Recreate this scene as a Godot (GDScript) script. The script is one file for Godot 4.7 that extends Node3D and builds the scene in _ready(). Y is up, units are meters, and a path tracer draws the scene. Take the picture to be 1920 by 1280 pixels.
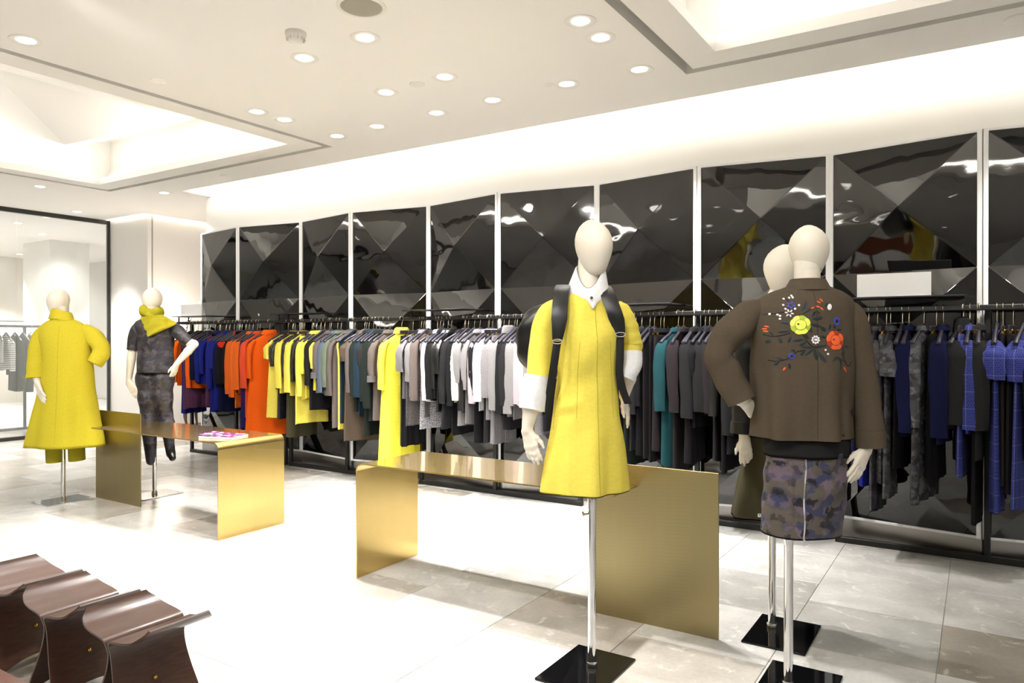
extends Node3D
# A fashion store: black faceted wall, garment racks, mannequins, folded brass tables.
# Camera 1.4 m above the floor; X runs along the faceted wall, -Z points at it.
const F := 1365.0
const FW := Vector3(-0.5396, 0, -0.8419)
const RT := Vector3(0.8419, 0, -0.5396)
const CEIL := 3.2
const YAW := 0.57002
var names := {}
var M := {}
var rng := RandomNumberGenerator.new()
var lights_on := true

# ---------- pixels to places (distance always from floor, ceiling, wall or a known plane) ----------
func ray(px: float, py: float) -> Vector3:
	return FW + RT * ((px - 960.0) / F) + Vector3.UP * ((635.0 - py) / F)
func at_h(px: float, py: float, h: float) -> Vector3:
	var d := ray(px, py)
	return Vector3(0, 1.4, 0) + d * ((h - 1.4) / d.y)
func at_z(px: float, py: float, z: float) -> Vector3:
	var d := ray(px, py)
	return Vector3(0, 1.4, 0) + d * (z / d.z)
func h_of(x: float, z: float, py: float) -> float:
	return 1.4 - (py - 635.0) / F * Vector3(x, 0, z).dot(FW)

# ---------- mesh building ----------
class MB:
	var v := PackedVector3Array()
	var ix := PackedInt32Array()
	var cl := PackedColorArray()
	var cur := Color.WHITE
	var colored := false
	func add(p: Vector3) -> int:
		v.append(p)
		if colored:
			cl.append(cur)
		return v.size() - 1
	func tri(a: int, b: int, c: int) -> void:
		ix.append(a)
		ix.append(b)
		ix.append(c)
	func face(pts: Array, away: Vector3) -> void:
		var n: Vector3 = (pts[1] - pts[0]).cross(pts[2] - pts[0])
		var mid := Vector3.ZERO
		for p in pts:
			mid += p
		mid /= pts.size()
		var q := pts.duplicate()
		if n.dot(mid - away) < 0:
			q.reverse()
		var s := v.size()
		for p in q:
			add(p)
		for i in range(1, q.size() - 1):
			tri(s, s + i, s + i + 1)
	func box(x0: float, x1: float, y0: float, y1: float, z0: float, z1: float) -> void:
		cbox(Vector3(x0 + x1, y0 + y1, z0 + z1) / 2.0, Vector3(absf(x1 - x0), absf(y1 - y0), absf(z1 - z0)), 0.0)
	func cbox(c: Vector3, s: Vector3, bev := 0.0, b := Basis()) -> void:
		var h := s / 2.0
		var pt := func(sg: Vector3, ax: int) -> Vector3:
			var q := Vector3.ZERO
			for k in 3:
				q[k] = sg[k] * (h[k] if k == ax else h[k] - bev)
			return c + b * q
		for ax in 3:
			var u := (ax + 1) % 3
			var w := (ax + 2) % 3
			for sg in [-1.0, 1.0]:
				var ps := []
				for k in [[-1, -1], [1, -1], [1, 1], [-1, 1]]:
					var q := Vector3.ZERO
					q[ax] = sg
					q[u] = k[0]
					q[w] = k[1]
					ps.append(pt.call(q, ax))
				face(ps, c)
		if bev <= 0.0:
			return
		for ax in 3:   # edges along ax
			var u := (ax + 1) % 3
			var w := (ax + 2) % 3
			for k in [[-1, -1], [1, -1], [1, 1], [-1, 1]]:
				var q := Vector3.ZERO
				q[u] = k[0]
				q[w] = k[1]
				var q0 := q
				var q1 := q
				q0[ax] = -1
				q1[ax] = 1
				face([pt.call(q0, u), pt.call(q1, u), pt.call(q1, w), pt.call(q0, w)], c)
		for sx in [-1, 1]:
			for sy in [-1, 1]:
				for sz in [-1, 1]:
					var q := Vector3(sx, sy, sz)
					face([pt.call(q, 0), pt.call(q, 1), pt.call(q, 2)], c)
	# rows of closed loops, shared vertices: smooth
	func loft(rings: Array, cap0 := true, cap1 := true, closed := true) -> void:
		var n: int = rings[0].size()
		var s := v.size()
		var first := ix.size()
		var score := 0.0
		for r in rings:
			for p in r:
				add(p)
		for i in rings.size() - 1:
			var mid := Vector3.ZERO
			for p in rings[i]:
				mid += p
			mid /= n
			for j in (n if closed else n - 1):
				var a := s + i * n + j
				var b2 := s + i * n + (j + 1) % n
				tri(a, b2, a + n)
				tri(b2, b2 + n, a + n)
				if closed:
					score += (v[b2] - v[a]).cross(v[a + n] - v[a]).dot(v[a] - mid)
		if closed:
			for e in [[cap0, 0], [cap1, rings.size() - 1]]:
				if e[0]:
					var mid := Vector3.ZERO
					for p in rings[e[1]]:
						mid += p
					var c := add(mid / n)
					var t := v.size()
					for p in rings[e[1]]:
						add(p)
					for j in n:
						if e[1] == 0:
							tri(t + (j + 1) % n, t + j, c)
						else:
							tri(t + j, t + (j + 1) % n, c)
		if score < 0:
			for k in range(first, ix.size(), 3):
				var q := ix[k]
				ix[k] = ix[k + 1]
				ix[k + 1] = q
	# tube along points; radii: float or Vector2 (across, up)
	func tube(path: Array, radii: Array, n := 12, rows := 0, wob = null, caps := true, up := Vector3.UP) -> void:
		var pts := []
		var rad := []
		if rows <= 0:
			rows = path.size()
			pts = path
			rad = radii
		else:
			for i in rows:
				var t := float(i) / (rows - 1) * (path.size() - 1)
				pts.append(MB.cr(path, t))
				rad.append(MB.cr(radii, t))
		var rings := []
		var side := Vector3.ZERO
		for i in pts.size():
			var d: Vector3 = (pts[mini(i + 1, pts.size() - 1)] - pts[maxi(i - 1, 0)]).normalized()
			if side == Vector3.ZERO:
				side = d.cross(up)
				if side.length() < 0.1:
					side = d.cross(Vector3.FORWARD)
			side = (side - d * side.dot(d)).normalized()
			var o := d.cross(side).normalized()
			var r: Vector2 = rad[i] if rad[i] is Vector2 else Vector2(rad[i], rad[i])
			var ring := []
			for j in n:
				var th := TAU * j / n
				var k := 1.0
				if wob != null:
					k += wob.call(th, float(i) / (pts.size() - 1))
				ring.append(pts[i] + side * cos(th) * r.x * k + o * sin(th) * r.y * k)
			rings.append(ring)
		loft(rings, caps, caps)
	static func cr(a: Array, t: float) -> Variant:
		var i := clampi(int(t), 0, a.size() - 2)
		var f := t - i
		var p0 = a[maxi(i - 1, 0)]
		var p1 = a[i]
		var p2 = a[i + 1]
		var p3 = a[mini(i + 2, a.size() - 1)]
		return p1 * 1.0 + (p2 - p0) * (0.5 * f) + (p0 * 2.0 - p1 * 5.0 + p2 * 4.0 - p3) * (0.5 * f * f) + (p1 * 3.0 - p0 - p2 * 3.0 + p3) * (0.5 * f * f * f)
	func lathe(c: Vector3, prof: Array, n := 20, b := Basis()) -> void:
		var rings := []
		for q in prof:
			var ring := []
			for j in n:
				var th := TAU * j / n
				ring.append(c + b * Vector3(cos(th) * q[0], q[1], sin(th) * q[0]))
			rings.append(ring)
		loft(rings)
	func mesh() -> ArrayMesh:
		var nn := PackedVector3Array()
		nn.resize(v.size())
		for k in range(0, ix.size(), 3):
			var a := v[ix[k]]
			var n := (v[ix[k + 1]] - a).cross(v[ix[k + 2]] - a)
			nn[ix[k]] += n
			nn[ix[k + 1]] += n
			nn[ix[k + 2]] += n
			var q := ix[k + 1]
			ix[k + 1] = ix[k + 2]
			ix[k + 2] = q
		for k in nn.size():
			nn[k] = nn[k].normalized() if nn[k].length_squared() > 1e-20 else Vector3.UP
		var arr := []
		arr.resize(Mesh.ARRAY_MAX)
		arr[Mesh.ARRAY_VERTEX] = v
		arr[Mesh.ARRAY_NORMAL] = nn
		arr[Mesh.ARRAY_INDEX] = ix
		if colored:
			arr[Mesh.ARRAY_COLOR] = cl
		var m := ArrayMesh.new()
		m.add_surface_from_arrays(Mesh.PRIMITIVE_TRIANGLES, arr)
		return m

# smooth union of tapered capsules meshed as surface nets; bones: [a, b, ra, rb]
func nets(mb: MB, bones: Array, cell: float, k := 0.012) -> void:
	var lo := Vector3.ONE * 1e9
	var hi := -lo
	for b in bones:
		for e in 2:
			var r: float = b[2 + e] + k + cell * 2.0
			lo = lo.min(b[e] - Vector3.ONE * r)
			hi = hi.max(b[e] + Vector3.ONE * r)
	var nx := int((hi.x - lo.x) / cell) + 2
	var ny := int((hi.y - lo.y) / cell) + 2
	var nz := int((hi.z - lo.z) / cell) + 2
	var fld := PackedFloat32Array()
	fld.resize(nx * ny * nz)
	fld.fill(1.0)
	for b in bones:
		var a: Vector3 = b[0]
		var ab: Vector3 = b[1] - b[0]
		var l2 := maxf(ab.length_squared(), 1e-9)
		var r0: float = b[2]
		var r1: float = b[3]
		var mg := maxf(r0, r1) + k + cell * 1.5
		var p0: Vector3 = (a.min(b[1]) - Vector3.ONE * mg - lo) / cell
		var p1: Vector3 = (a.max(b[1]) + Vector3.ONE * mg - lo) / cell
		for z in range(maxi(0, int(p0.z)), mini(nz, int(p1.z) + 2)):
			for y in range(maxi(0, int(p0.y)), mini(ny, int(p1.y) + 2)):
				var at := (z * ny + y) * nx
				for x in range(maxi(0, int(p0.x)), mini(nx, int(p1.x) + 2)):
					var p := lo + Vector3(x, y, z) * cell - a
					var t := clampf(p.dot(ab) / l2, 0.0, 1.0)
					var d := (p - ab * t).length() - lerpf(r0, r1, t)
					var o := fld[at + x]
					var h := maxf(k - absf(d - o), 0.0) / k
					fld[at + x] = minf(d, o) - h * h * k * 0.25
	var vid := {}
	var off := [0, 1, nx, nx + 1, nx * ny, nx * ny + 1, nx * ny + nx, nx * ny + nx + 1]
	var pos := [Vector3(0, 0, 0), Vector3(1, 0, 0), Vector3(0, 1, 0), Vector3(1, 1, 0), Vector3(0, 0, 1), Vector3(1, 0, 1), Vector3(0, 1, 1), Vector3(1, 1, 1)]
	var edges := [[0, 1], [2, 3], [4, 5], [6, 7], [0, 2], [1, 3], [4, 6], [5, 7], [0, 4], [1, 5], [2, 6], [3, 7]]
	for z in nz - 1:
		for y in ny - 1:
			var base := (z * ny + y) * nx
			for x in nx - 1:
				var i := base + x
				var s := fld[i] < 0
				if (fld[i + 1] < 0) == s and (fld[i + nx] < 0) == s and (fld[i + nx + 1] < 0) == s and (fld[i + off[4]] < 0) == s and (fld[i + off[5]] < 0) == s and (fld[i + off[6]] < 0) == s and (fld[i + off[7]] < 0) == s:
					continue
				var sum := Vector3.ZERO
				var cnt := 0
				for e in edges:
					var f0 := fld[i + off[e[0]]]
					var f1 := fld[i + off[e[1]]]
					if (f0 < 0) != (f1 < 0):
						sum += pos[e[0]].lerp(pos[e[1]], f0 / (f0 - f1))
						cnt += 1
				vid[i] = mb.add(lo + (Vector3(x, y, z) + sum / cnt) * cell)
	var step := [1, nx, nx * ny]
	for i in vid:
		var s := fld[i] < 0
		for ax in 3:
			if (fld[i + step[ax]] < 0) == s:
				continue
			var u: int = step[(ax + 1) % 3]
			var w: int = step[(ax + 2) % 3]
			if not (vid.has(i - u) and vid.has(i - w) and vid.has(i - u - w)):
				continue
			var q := [vid[i], vid[i - u], vid[i - u - w], vid[i - w]]
			if not s:
				q.reverse()
			mb.tri(q[0], q[1], q[2])
			mb.tri(q[0], q[2], q[3])

# ---------- scene tree ----------
func numbered(called: String) -> String:
	if not names.has(called):
		names[called] = 0
		return called
	names[called] += 1
	return "%s_%03d" % [called, names[called]]
func thing(called: String, label: String, category: String, at := Vector3.ZERO, turn := 0.0, group := "") -> Node3D:
	var o := Node3D.new()
	o.name = numbered(called)
	add_child(o)
	o.position = at
	o.rotation.y = turn
	tag(o, label, category, group)
	return o
func tag(o: Node, label: String, category: String, group := "") -> void:
	o.set_meta("label", label)
	o.set_meta("category", category)
	if group != "":
		o.set_meta("group", group)
func put(called: String, mb: MB, m: Material, parent: Node = null, label := "") -> MeshInstance3D:
	return put_mesh(called, mb.mesh(), m, parent, label)
func put_mesh(called: String, mesh: Mesh, m: Material, parent: Node = null, label := "") -> MeshInstance3D:
	var o := MeshInstance3D.new()
	o.mesh = mesh
	o.material_override = m
	o.name = called if parent else numbered(called)
	(parent if parent else self).add_child(o, true)
	if label != "":
		o.set_meta("label", label)
	return o
func struct(called: String, mb: MB, m: Material) -> MeshInstance3D:
	var o := put(called, mb, m)
	o.set_meta("kind", "structure")
	return o

# ---------- materials ----------
func noise_bytes(sz: int, freq: float, seed_: int, oct := 3, warp := 0.0, ridged := false) -> PackedByteArray:
	var n := FastNoiseLite.new()
	n.seed = seed_
	n.noise_type = FastNoiseLite.TYPE_SIMPLEX_SMOOTH
	n.frequency = freq
	n.fractal_octaves = oct
	n.fractal_type = FastNoiseLite.FRACTAL_RIDGED if ridged else (FastNoiseLite.FRACTAL_FBM if oct > 1 else FastNoiseLite.FRACTAL_NONE)
	if warp > 0:
		n.domain_warp_enabled = true
		n.domain_warp_amplitude = warp
		n.domain_warp_frequency = freq * 2.0
	return n.get_seamless_image(sz, sz).get_data()
func tex(sz: int, f: Callable) -> ImageTexture:
	var d := PackedByteArray()
	d.resize(sz * sz * 3)
	for i in sz * sz:
		var c: Color = f.call(i % sz, i / sz, i)
		d[i * 3] = int(clampf(c.r, 0, 1) * 255)
		d[i * 3 + 1] = int(clampf(c.g, 0, 1) * 255)
		d[i * 3 + 2] = int(clampf(c.b, 0, 1) * 255)
	return ImageTexture.create_from_image(Image.create_from_data(sz, sz, false, Image.FORMAT_RGB8, d))
func bump_tex(sz: int, freq: float, seed_: int, strength: float, oct := 3) -> ImageTexture:
	var img := Image.create_from_data(sz, sz, false, Image.FORMAT_L8, noise_bytes(sz, freq, seed_, oct))
	img.convert(Image.FORMAT_RGBA8)
	img.bump_map_to_normal_map(strength)
	return ImageTexture.create_from_image(img)
func mat(c: Color, rough := 0.6, metal := 0.0) -> StandardMaterial3D:
	var m := StandardMaterial3D.new()
	m.albedo_color = c
	m.roughness = rough
	m.metallic = metal
	return m
func tri(m: StandardMaterial3D, sc: Vector3, world := false) -> StandardMaterial3D:
	m.uv1_triplanar = true
	m.uv1_world_triplanar = world
	m.uv1_scale = sc
	return m
func fab(key: String, c: Color, rough := 0.92) -> void:
	var m := tri(mat(c, rough), Vector3.ONE * 9.0)
	m.albedo_texture = M.weave_t
	m.metallic_specular = 0.25 if rough > 0.8 else 0.5
	m.normal_enabled = true
	m.normal_texture = M.weave_n
	m.normal_scale = 0.10
	if rough > 0.8 and c.get_luminance() > 0.3:
		m.rim_enabled = true
		m.rim = 0.08
	M[key] = m
func fabt(key: String, t: Texture2D, sc: float, rough := 0.9, c := Color.WHITE) -> void:
	var m := tri(mat(c, rough), Vector3.ONE * sc)
	m.albedo_texture = t
	m.normal_enabled = true
	m.normal_texture = M.weave_n
	m.normal_scale = 0.10
	M[key] = m
func glow(c: Color, e: float) -> StandardMaterial3D:
	var m := mat(c, 0.5)
	m.emission_enabled = true
	m.emission = c
	m.emission_energy_multiplier = e
	return m
func camo(cols: Array, seed_: int, fr := 0.012) -> ImageTexture:
	var a := noise_bytes(512, fr, seed_, 2, 30.0)
	var b := noise_bytes(512, fr * 1.2, seed_ + 7, 2, 30.0)
	var c := noise_bytes(512, fr * 1.3, seed_ + 13, 2, 30.0)
	return tex(512, func(_x, _y, i):
		var q: Color = cols[0]
		if a[i] > 140: q = cols[1]
		if b[i] > 158: q = cols[2]
		if c[i] > 172: q = cols[3]
		return q)
func make_materials() -> void:
	var wv := noise_bytes(256, 0.18, 3, 2)
	var soft := noise_bytes(256, 0.02, 4, 3)
	M.weave_t = tex(256, func(_x, _y, i):
		var k := 0.86 + 0.10 * wv[i] / 255.0 + 0.06 * soft[i] / 255.0
		return Color(k, k, k))
	M.weave_n = bump_tex(256, 0.15, 5, 2.0, 2)
	M.white_wall = mat(Color(0.93, 0.925, 0.91), 0.85)
	M.ceiling = mat(Color(0.92, 0.91, 0.895), 0.9)
	M.dark_metal = mat(Color(0.16, 0.16, 0.15), 0.6)
	M.coffer = mat(Color(0.95, 0.945, 0.93), 0.9)
	M.end_wall = mat(Color(0.90, 0.89, 0.875), 0.6)
	M.beige = mat(Color(0.86, 0.84, 0.80), 0.8)
	M.mustard = mat(Color(0.62, 0.55, 0.09), 0.7)
	M.frame_white = mat(Color(0.90, 0.90, 0.90), 0.35)
	M.steel = mat(Color(0.62, 0.61, 0.60), 0.28, 1.0)
	M.chrome = mat(Color(0.90, 0.90, 0.91), 0.06, 1.0)
	M.chrome_dark = mat(Color(0.035, 0.035, 0.04), 0.04)
	M.chrome_dark.metallic_specular = 0.4
	M.hook = mat(Color(0.82, 0.78, 0.70), 0.2, 1.0)
	M.gold = mat(Color(0.86, 0.68, 0.32), 0.2, 1.0)
	M.rack = mat(Color(0.035, 0.034, 0.034), 0.45)
	M.hanger = tri(mat(Color(0.15, 0.14, 0.18), 0.4), Vector3.ONE)
	var g := mat(Color(0.022, 0.02, 0.02), 0.03)
	g.metallic_specular = 0.8
	tri(g, Vector3.ONE * 1.1)
	g.normal_enabled = true
	g.normal_texture = bump_tex(256, 0.010, 21, 3.0, 2)
	g.normal_scale = 0.17
	M.gloss = g
	# brass: brushed, lacquered
	var br := noise_bytes(256, 0.05, 31, 3)
	var brt := tex(256, func(_x, _y, i):
		var k := 0.90 + 0.11 * br[i] / 255.0
		return Color(k, k, k * 0.98))
	for e in [["brass", Color(0.86, 0.745, 0.46), 0.27], ["bronze", Color(0.70, 0.645, 0.49), 0.40]]:
		var m := tri(mat(e[1], e[2], 1.0), Vector3(0.7, 55.0, 0.7))
		m.albedo_texture = brt
		M[e[0]] = m
	M.brass.clearcoat_enabled = true
	M.brass.clearcoat = 0.7
	M.brass.clearcoat_roughness = 0.04
	# stone tiles
	for e in [["stone_a", Color(0.755, 0.75, 0.735), 41], ["stone_b", Color(0.685, 0.665, 0.635), 47], ["stone_c", Color(0.59, 0.565, 0.525), 53], ["stone_d", Color(0.66, 0.655, 0.64), 59]]:
		var a := noise_bytes(512, 0.008, e[2], 4, 20.0)
		var b := noise_bytes(512, 0.010, e[2] + 1, 3, 40.0, true)
		var c := noise_bytes(512, 0.12, e[2] + 2, 2)
		var base: Color = e[1]
		var t := tex(512, func(_x, _y, i):
			var k := 0.93 + 0.14 * (a[i] / 255.0 - 0.5) + 0.05 * (c[i] / 255.0 - 0.5)
			var q := Color(base.r * k, base.g * k, base.b * k)
			if b[i] > 205:
				q = q.lerp(Color(0.90, 0.885, 0.85), (b[i] - 205) / 50.0 * 0.55)
			elif b[i] < 20:
				q = q.lerp(Color(0.50, 0.44, 0.37), (20 - b[i]) / 20.0 * 0.4)
			return q)
		var m := tri(mat(Color.WHITE, 0.22), Vector3.ONE * 0.55, true)
		m.albedo_texture = t
		m.uv1_offset = Vector3(e[2] * 0.13, 0, e[2] * 0.29)
		M[e[0]] = m
	M.grout = mat(Color(0.66, 0.64, 0.60), 0.8)
	# stool rosewood
	var w1 := noise_bytes(256, 0.03, 61, 4)
	var wt := tex(256, func(_x, _y, i):
		var k: float = w1[i] / 255.0
		return Color(0.20, 0.125, 0.10).lerp(Color(0.34, 0.215, 0.16), k))
	M.wood = tri(mat(Color.WHITE, 0.38), Vector3(16.0, 16.0, 1.4))
	M.wood.albedo_texture = wt
	M.wood.clearcoat_enabled = true
	M.wood.clearcoat = 0.2
	M.wood.clearcoat_roughness = 0.15
	M.wood_edge = mat(Color(0.33, 0.25, 0.22), 0.4)
	var cr := noise_bytes(256, 0.04, 71, 4, 20.0, true)
	M.redwood = tri(mat(Color.WHITE, 0.12), Vector3.ONE * 3.0)
	M.redwood.albedo_texture = tex(256, func(_x, _y, i): return Color(0.24, 0.09, 0.055).lerp(Color(0.36, 0.15, 0.075), cr[i] / 255.0))
	M.oldwood = mat(Color(0.28, 0.20, 0.15), 0.5)
	M.pale_wood = mat(Color(0.62, 0.57, 0.51), 0.6)
	M.plaster = mat(Color(0.86, 0.83, 0.77), 0.45)    # mannequin skin
	M.plaster.subsurf_scatter_enabled = true
	M.plaster.subsurf_scatter_strength = 0.1
	M.paper = mat(Color(0.90, 0.90, 0.90), 0.6)
	M.print_pink = mat(Color(0.66, 0.42, 0.60), 0.35)
	M.leather = mat(Color(0.035, 0.034, 0.036), 0.34)
	M.leather.normal_enabled = true
	M.leather.normal_texture = M.weave_n
	tri(M.leather, Vector3.ONE * 14.0)
	M.leather.normal_scale = 0.5
	M.webbing = mat(Color(0.03, 0.03, 0.033), 0.75)
	# cloths
	fab("yellow", Color(0.92, 0.85, 0.36))
	fab("mustard_wool", Color(0.80, 0.74, 0.20))
	fab("olive_yellow", Color(0.70, 0.66, 0.17))
	fab("lime", Color(0.92, 0.88, 0.30))
	fab("acid", Color(0.91, 0.87, 0.27))
	fab("orange", Color(0.93, 0.38, 0.08))
	fab("rust", Color(0.82, 0.37, 0.12))
	fab("coral", Color(0.84, 0.30, 0.17))
	fab("red", Color(0.75, 0.16, 0.07))
	fab("royal", Color(0.10, 0.13, 0.46))
	fab("navy", Color(0.06, 0.075, 0.20))
	fab("indigo", Color(0.15, 0.11, 0.36))
	fab("black", Color(0.075, 0.07, 0.08))
	fab("soft_black", Color(0.115, 0.11, 0.12))
	fab("plum", Color(0.135, 0.115, 0.125))
	fab("taupe", Color(0.36, 0.325, 0.31))
	fab("brown", Color(0.31, 0.265, 0.22))
	fab("khaki", Color(0.335, 0.295, 0.245))
	fab("olive", Color(0.25, 0.235, 0.165))
	fab("charcoal", Color(0.14, 0.14, 0.14))
	fab("forest", Color(0.10, 0.125, 0.11))
	fab("teal", Color(0.09, 0.23, 0.25))
	fab("petrol", Color(0.10, 0.17, 0.22))
	fab("slate", Color(0.32, 0.36, 0.43))
	fab("sage", Color(0.36, 0.40, 0.34))
	fab("white", Color(0.80, 0.80, 0.81))
	fab("shirt_white", Color(0.93, 0.93, 0.935))
	fab("cream", Color(0.78, 0.75, 0.68))
	fab("lilac", Color(0.60, 0.56, 0.585))
	fab("light_grey", Color(0.45, 0.44, 0.445))
	fab("mid_grey", Color(0.36, 0.35, 0.355))
	fab("satin_black", Color(0.05, 0.05, 0.055), 0.35)
	var tn := noise_bytes(256, 0.30, 81, 2)
	fabt("tweed", tex(256, func(_x, _y, i): return Color(0.08, 0.08, 0.09).lerp(Color(0.78, 0.78, 0.80), clampf((tn[i] - 112) / 50.0, 0, 1))), 1.8)
	fabt("heather", tex(256, func(_x, _y, i): return Color(0.28, 0.27, 0.28).lerp(Color(0.52, 0.51, 0.52), clampf((tn[i] - 100) / 70.0, 0, 1))), 2.4)
	fabt("dark_tweed", tex(256, func(_x, _y, i): return Color(0.14, 0.13, 0.13).lerp(Color(0.50, 0.48, 0.47), clampf((tn[i] - 100) / 80.0, 0, 1))), 2.0)
	fabt("purple_tweed", tex(256, func(x, y, i): return Color(0.30, 0.10, 0.16).lerp(Color(0.16, 0.10, 0.34), clampf((tn[i] - 90) / 70.0, 0, 1)).lerp(Color(0.55, 0.22, 0.20), 0.5 if (x % 32 < 4 or y % 32 < 4) else 0.0)), 5.0)
	fabt("stripe", tex(64, func(_x, y, _i): return Color(0.06, 0.06, 0.07) if y % 32 < 12 else Color(0.9, 0.9, 0.9)), 18.0)
	fabt("plaid", tex(256, func(x, y, _i):
		var q := Color(0.16, 0.20, 0.52)
		if (x / 8 + y / 16) % 2 == 0 and y % 16 < 9: q = Color(0.06, 0.07, 0.17)
		if x % 64 < 3 or y % 128 < 3: q = Color(0.40, 0.42, 0.55)
		return q), 5.0)
	var skirt := camo([Color(0.34, 0.31, 0.28), Color(0.40, 0.35, 0.40), Color(0.21, 0.22, 0.33), Color(0.10, 0.09, 0.11)], 91)
	fabt("camo_skirt", skirt, 1.5)
	var grey := camo([Color(0.21, 0.21, 0.22), Color(0.27, 0.265, 0.28), Color(0.13, 0.13, 0.14), Color(0.36, 0.36, 0.39)], 97)
	fabt("camo_grey", grey, 1.6)
	fabt("camo_satin", camo([Color(0.06, 0.06, 0.08), Color(0.13, 0.13, 0.16), Color(0.07, 0.08, 0.14), Color(0.03, 0.03, 0.035)], 103), 2.0, 0.38)
	fabt("camo_dark", camo([Color(0.18, 0.165, 0.18), Color(0.27, 0.245, 0.265), Color(0.11, 0.12, 0.21), Color(0.055, 0.05, 0.06)], 109), 1.7, 0.5)
	M.lamp = glow(Color(1.0, 0.98, 0.95), 6.0)
	M.strip = glow(Color(1.0, 0.975, 0.93), 2.0)
	M.trim = mat(Color(0.88, 0.87, 0.85), 0.4)
	M.bulb = glow(Color(1.0, 0.93, 0.82), 12.0)
	var gl := mat(Color(0.86, 0.90, 0.89, 0.10), 0.02)
	gl.transparency = BaseMaterial3D.TRANSPARENCY_ALPHA
	M.glass = gl

# ---------- start: camera, surroundings, big lights, then structure, things, details ----------
func _ready() -> void:
	rng.seed = 20
	var cam := Camera3D.new()
	cam.name = "camera"
	add_child(cam)
	cam.position = Vector3(0, 1.4, 0)
	cam.rotation = Vector3(-0.00366, YAW, 0)
	cam.fov = 50.24
	cam.far = 60.0
	cam.current = true
	var env := Environment.new()
	env.background_mode = Environment.BG_COLOR
	env.background_color = Color(0.02, 0.02, 0.02)
	env.tonemap_mode = Environment.TONE_MAPPER_LINEAR
	env.tonemap_exposure = 1.25
	env.sdfgi_enabled = true
	env.ssao_enabled = true
	env.ssil_enabled = true
	var we := WorldEnvironment.new()
	we.name = "surroundings"
	we.environment = env
	add_child(we)
	# cove lighting: the slot that washes the faceted wall, the two ceiling coffers, the slots of the far pillar
	strip_light(Vector3(-1.7, 3.43, -5.17), 13.0, 0.07, Vector3(0, -0.25, -1), 1.5)
	for c in [[-8.95, -5.1, -4.85, -1.2], [-1.68, 2.17, -4.82, -1.2]]:
		var xm: float = (c[0] + c[1]) / 2
		var zm: float = (c[2] + c[3]) / 2
		for s in [-1.0, 1.0]:
			strip_light(Vector3(xm, 3.33, zm + s * 1.64), 3.1, 0.08, Vector3(0, 0.8, -s), 1.0)
			strip_light(Vector3(xm + s * 1.74, 3.33, zm), 2.9, 0.08, Vector3(-s, 0.8, 0), 1.0)
	strip_light(Vector3(-10.65, 3.42, -5.85), 0.9, 0.07, Vector3(0, -0.3, -1), 3.2)
	strip_light(Vector3(-9.98, 3.42, -7.4), 2.6, 0.07, Vector3(-1, -0.3, 0), 3.2)
	make_materials()
	setting()
	ceiling_fittings()
	print("setting done")
	tables()
	stools()
	mannequins()
	print("mannequins done")
	racks()
	print("racks done")
	small_things()
	glass_room()

func strip_light(at: Vector3, length: float, width: float, dir: Vector3, e: float) -> void:
	var l := AreaLight3D.new()
	l.name = numbered("cove_light")
	add_child(l)
	l.area_size = Vector2(length, width)
	l.area_normalize_energy = true
	l.light_energy = e * length * 0.32
	l.light_color = Color(1.0, 0.975, 0.93)
	l.shadow_enabled = true
	l.set("area_range", 30.0)
	l.basis = Basis.looking_at(dir.normalized(), Vector3.UP)
	l.position = at
	if absf(dir.x) > 0.5:
		pass

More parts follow.
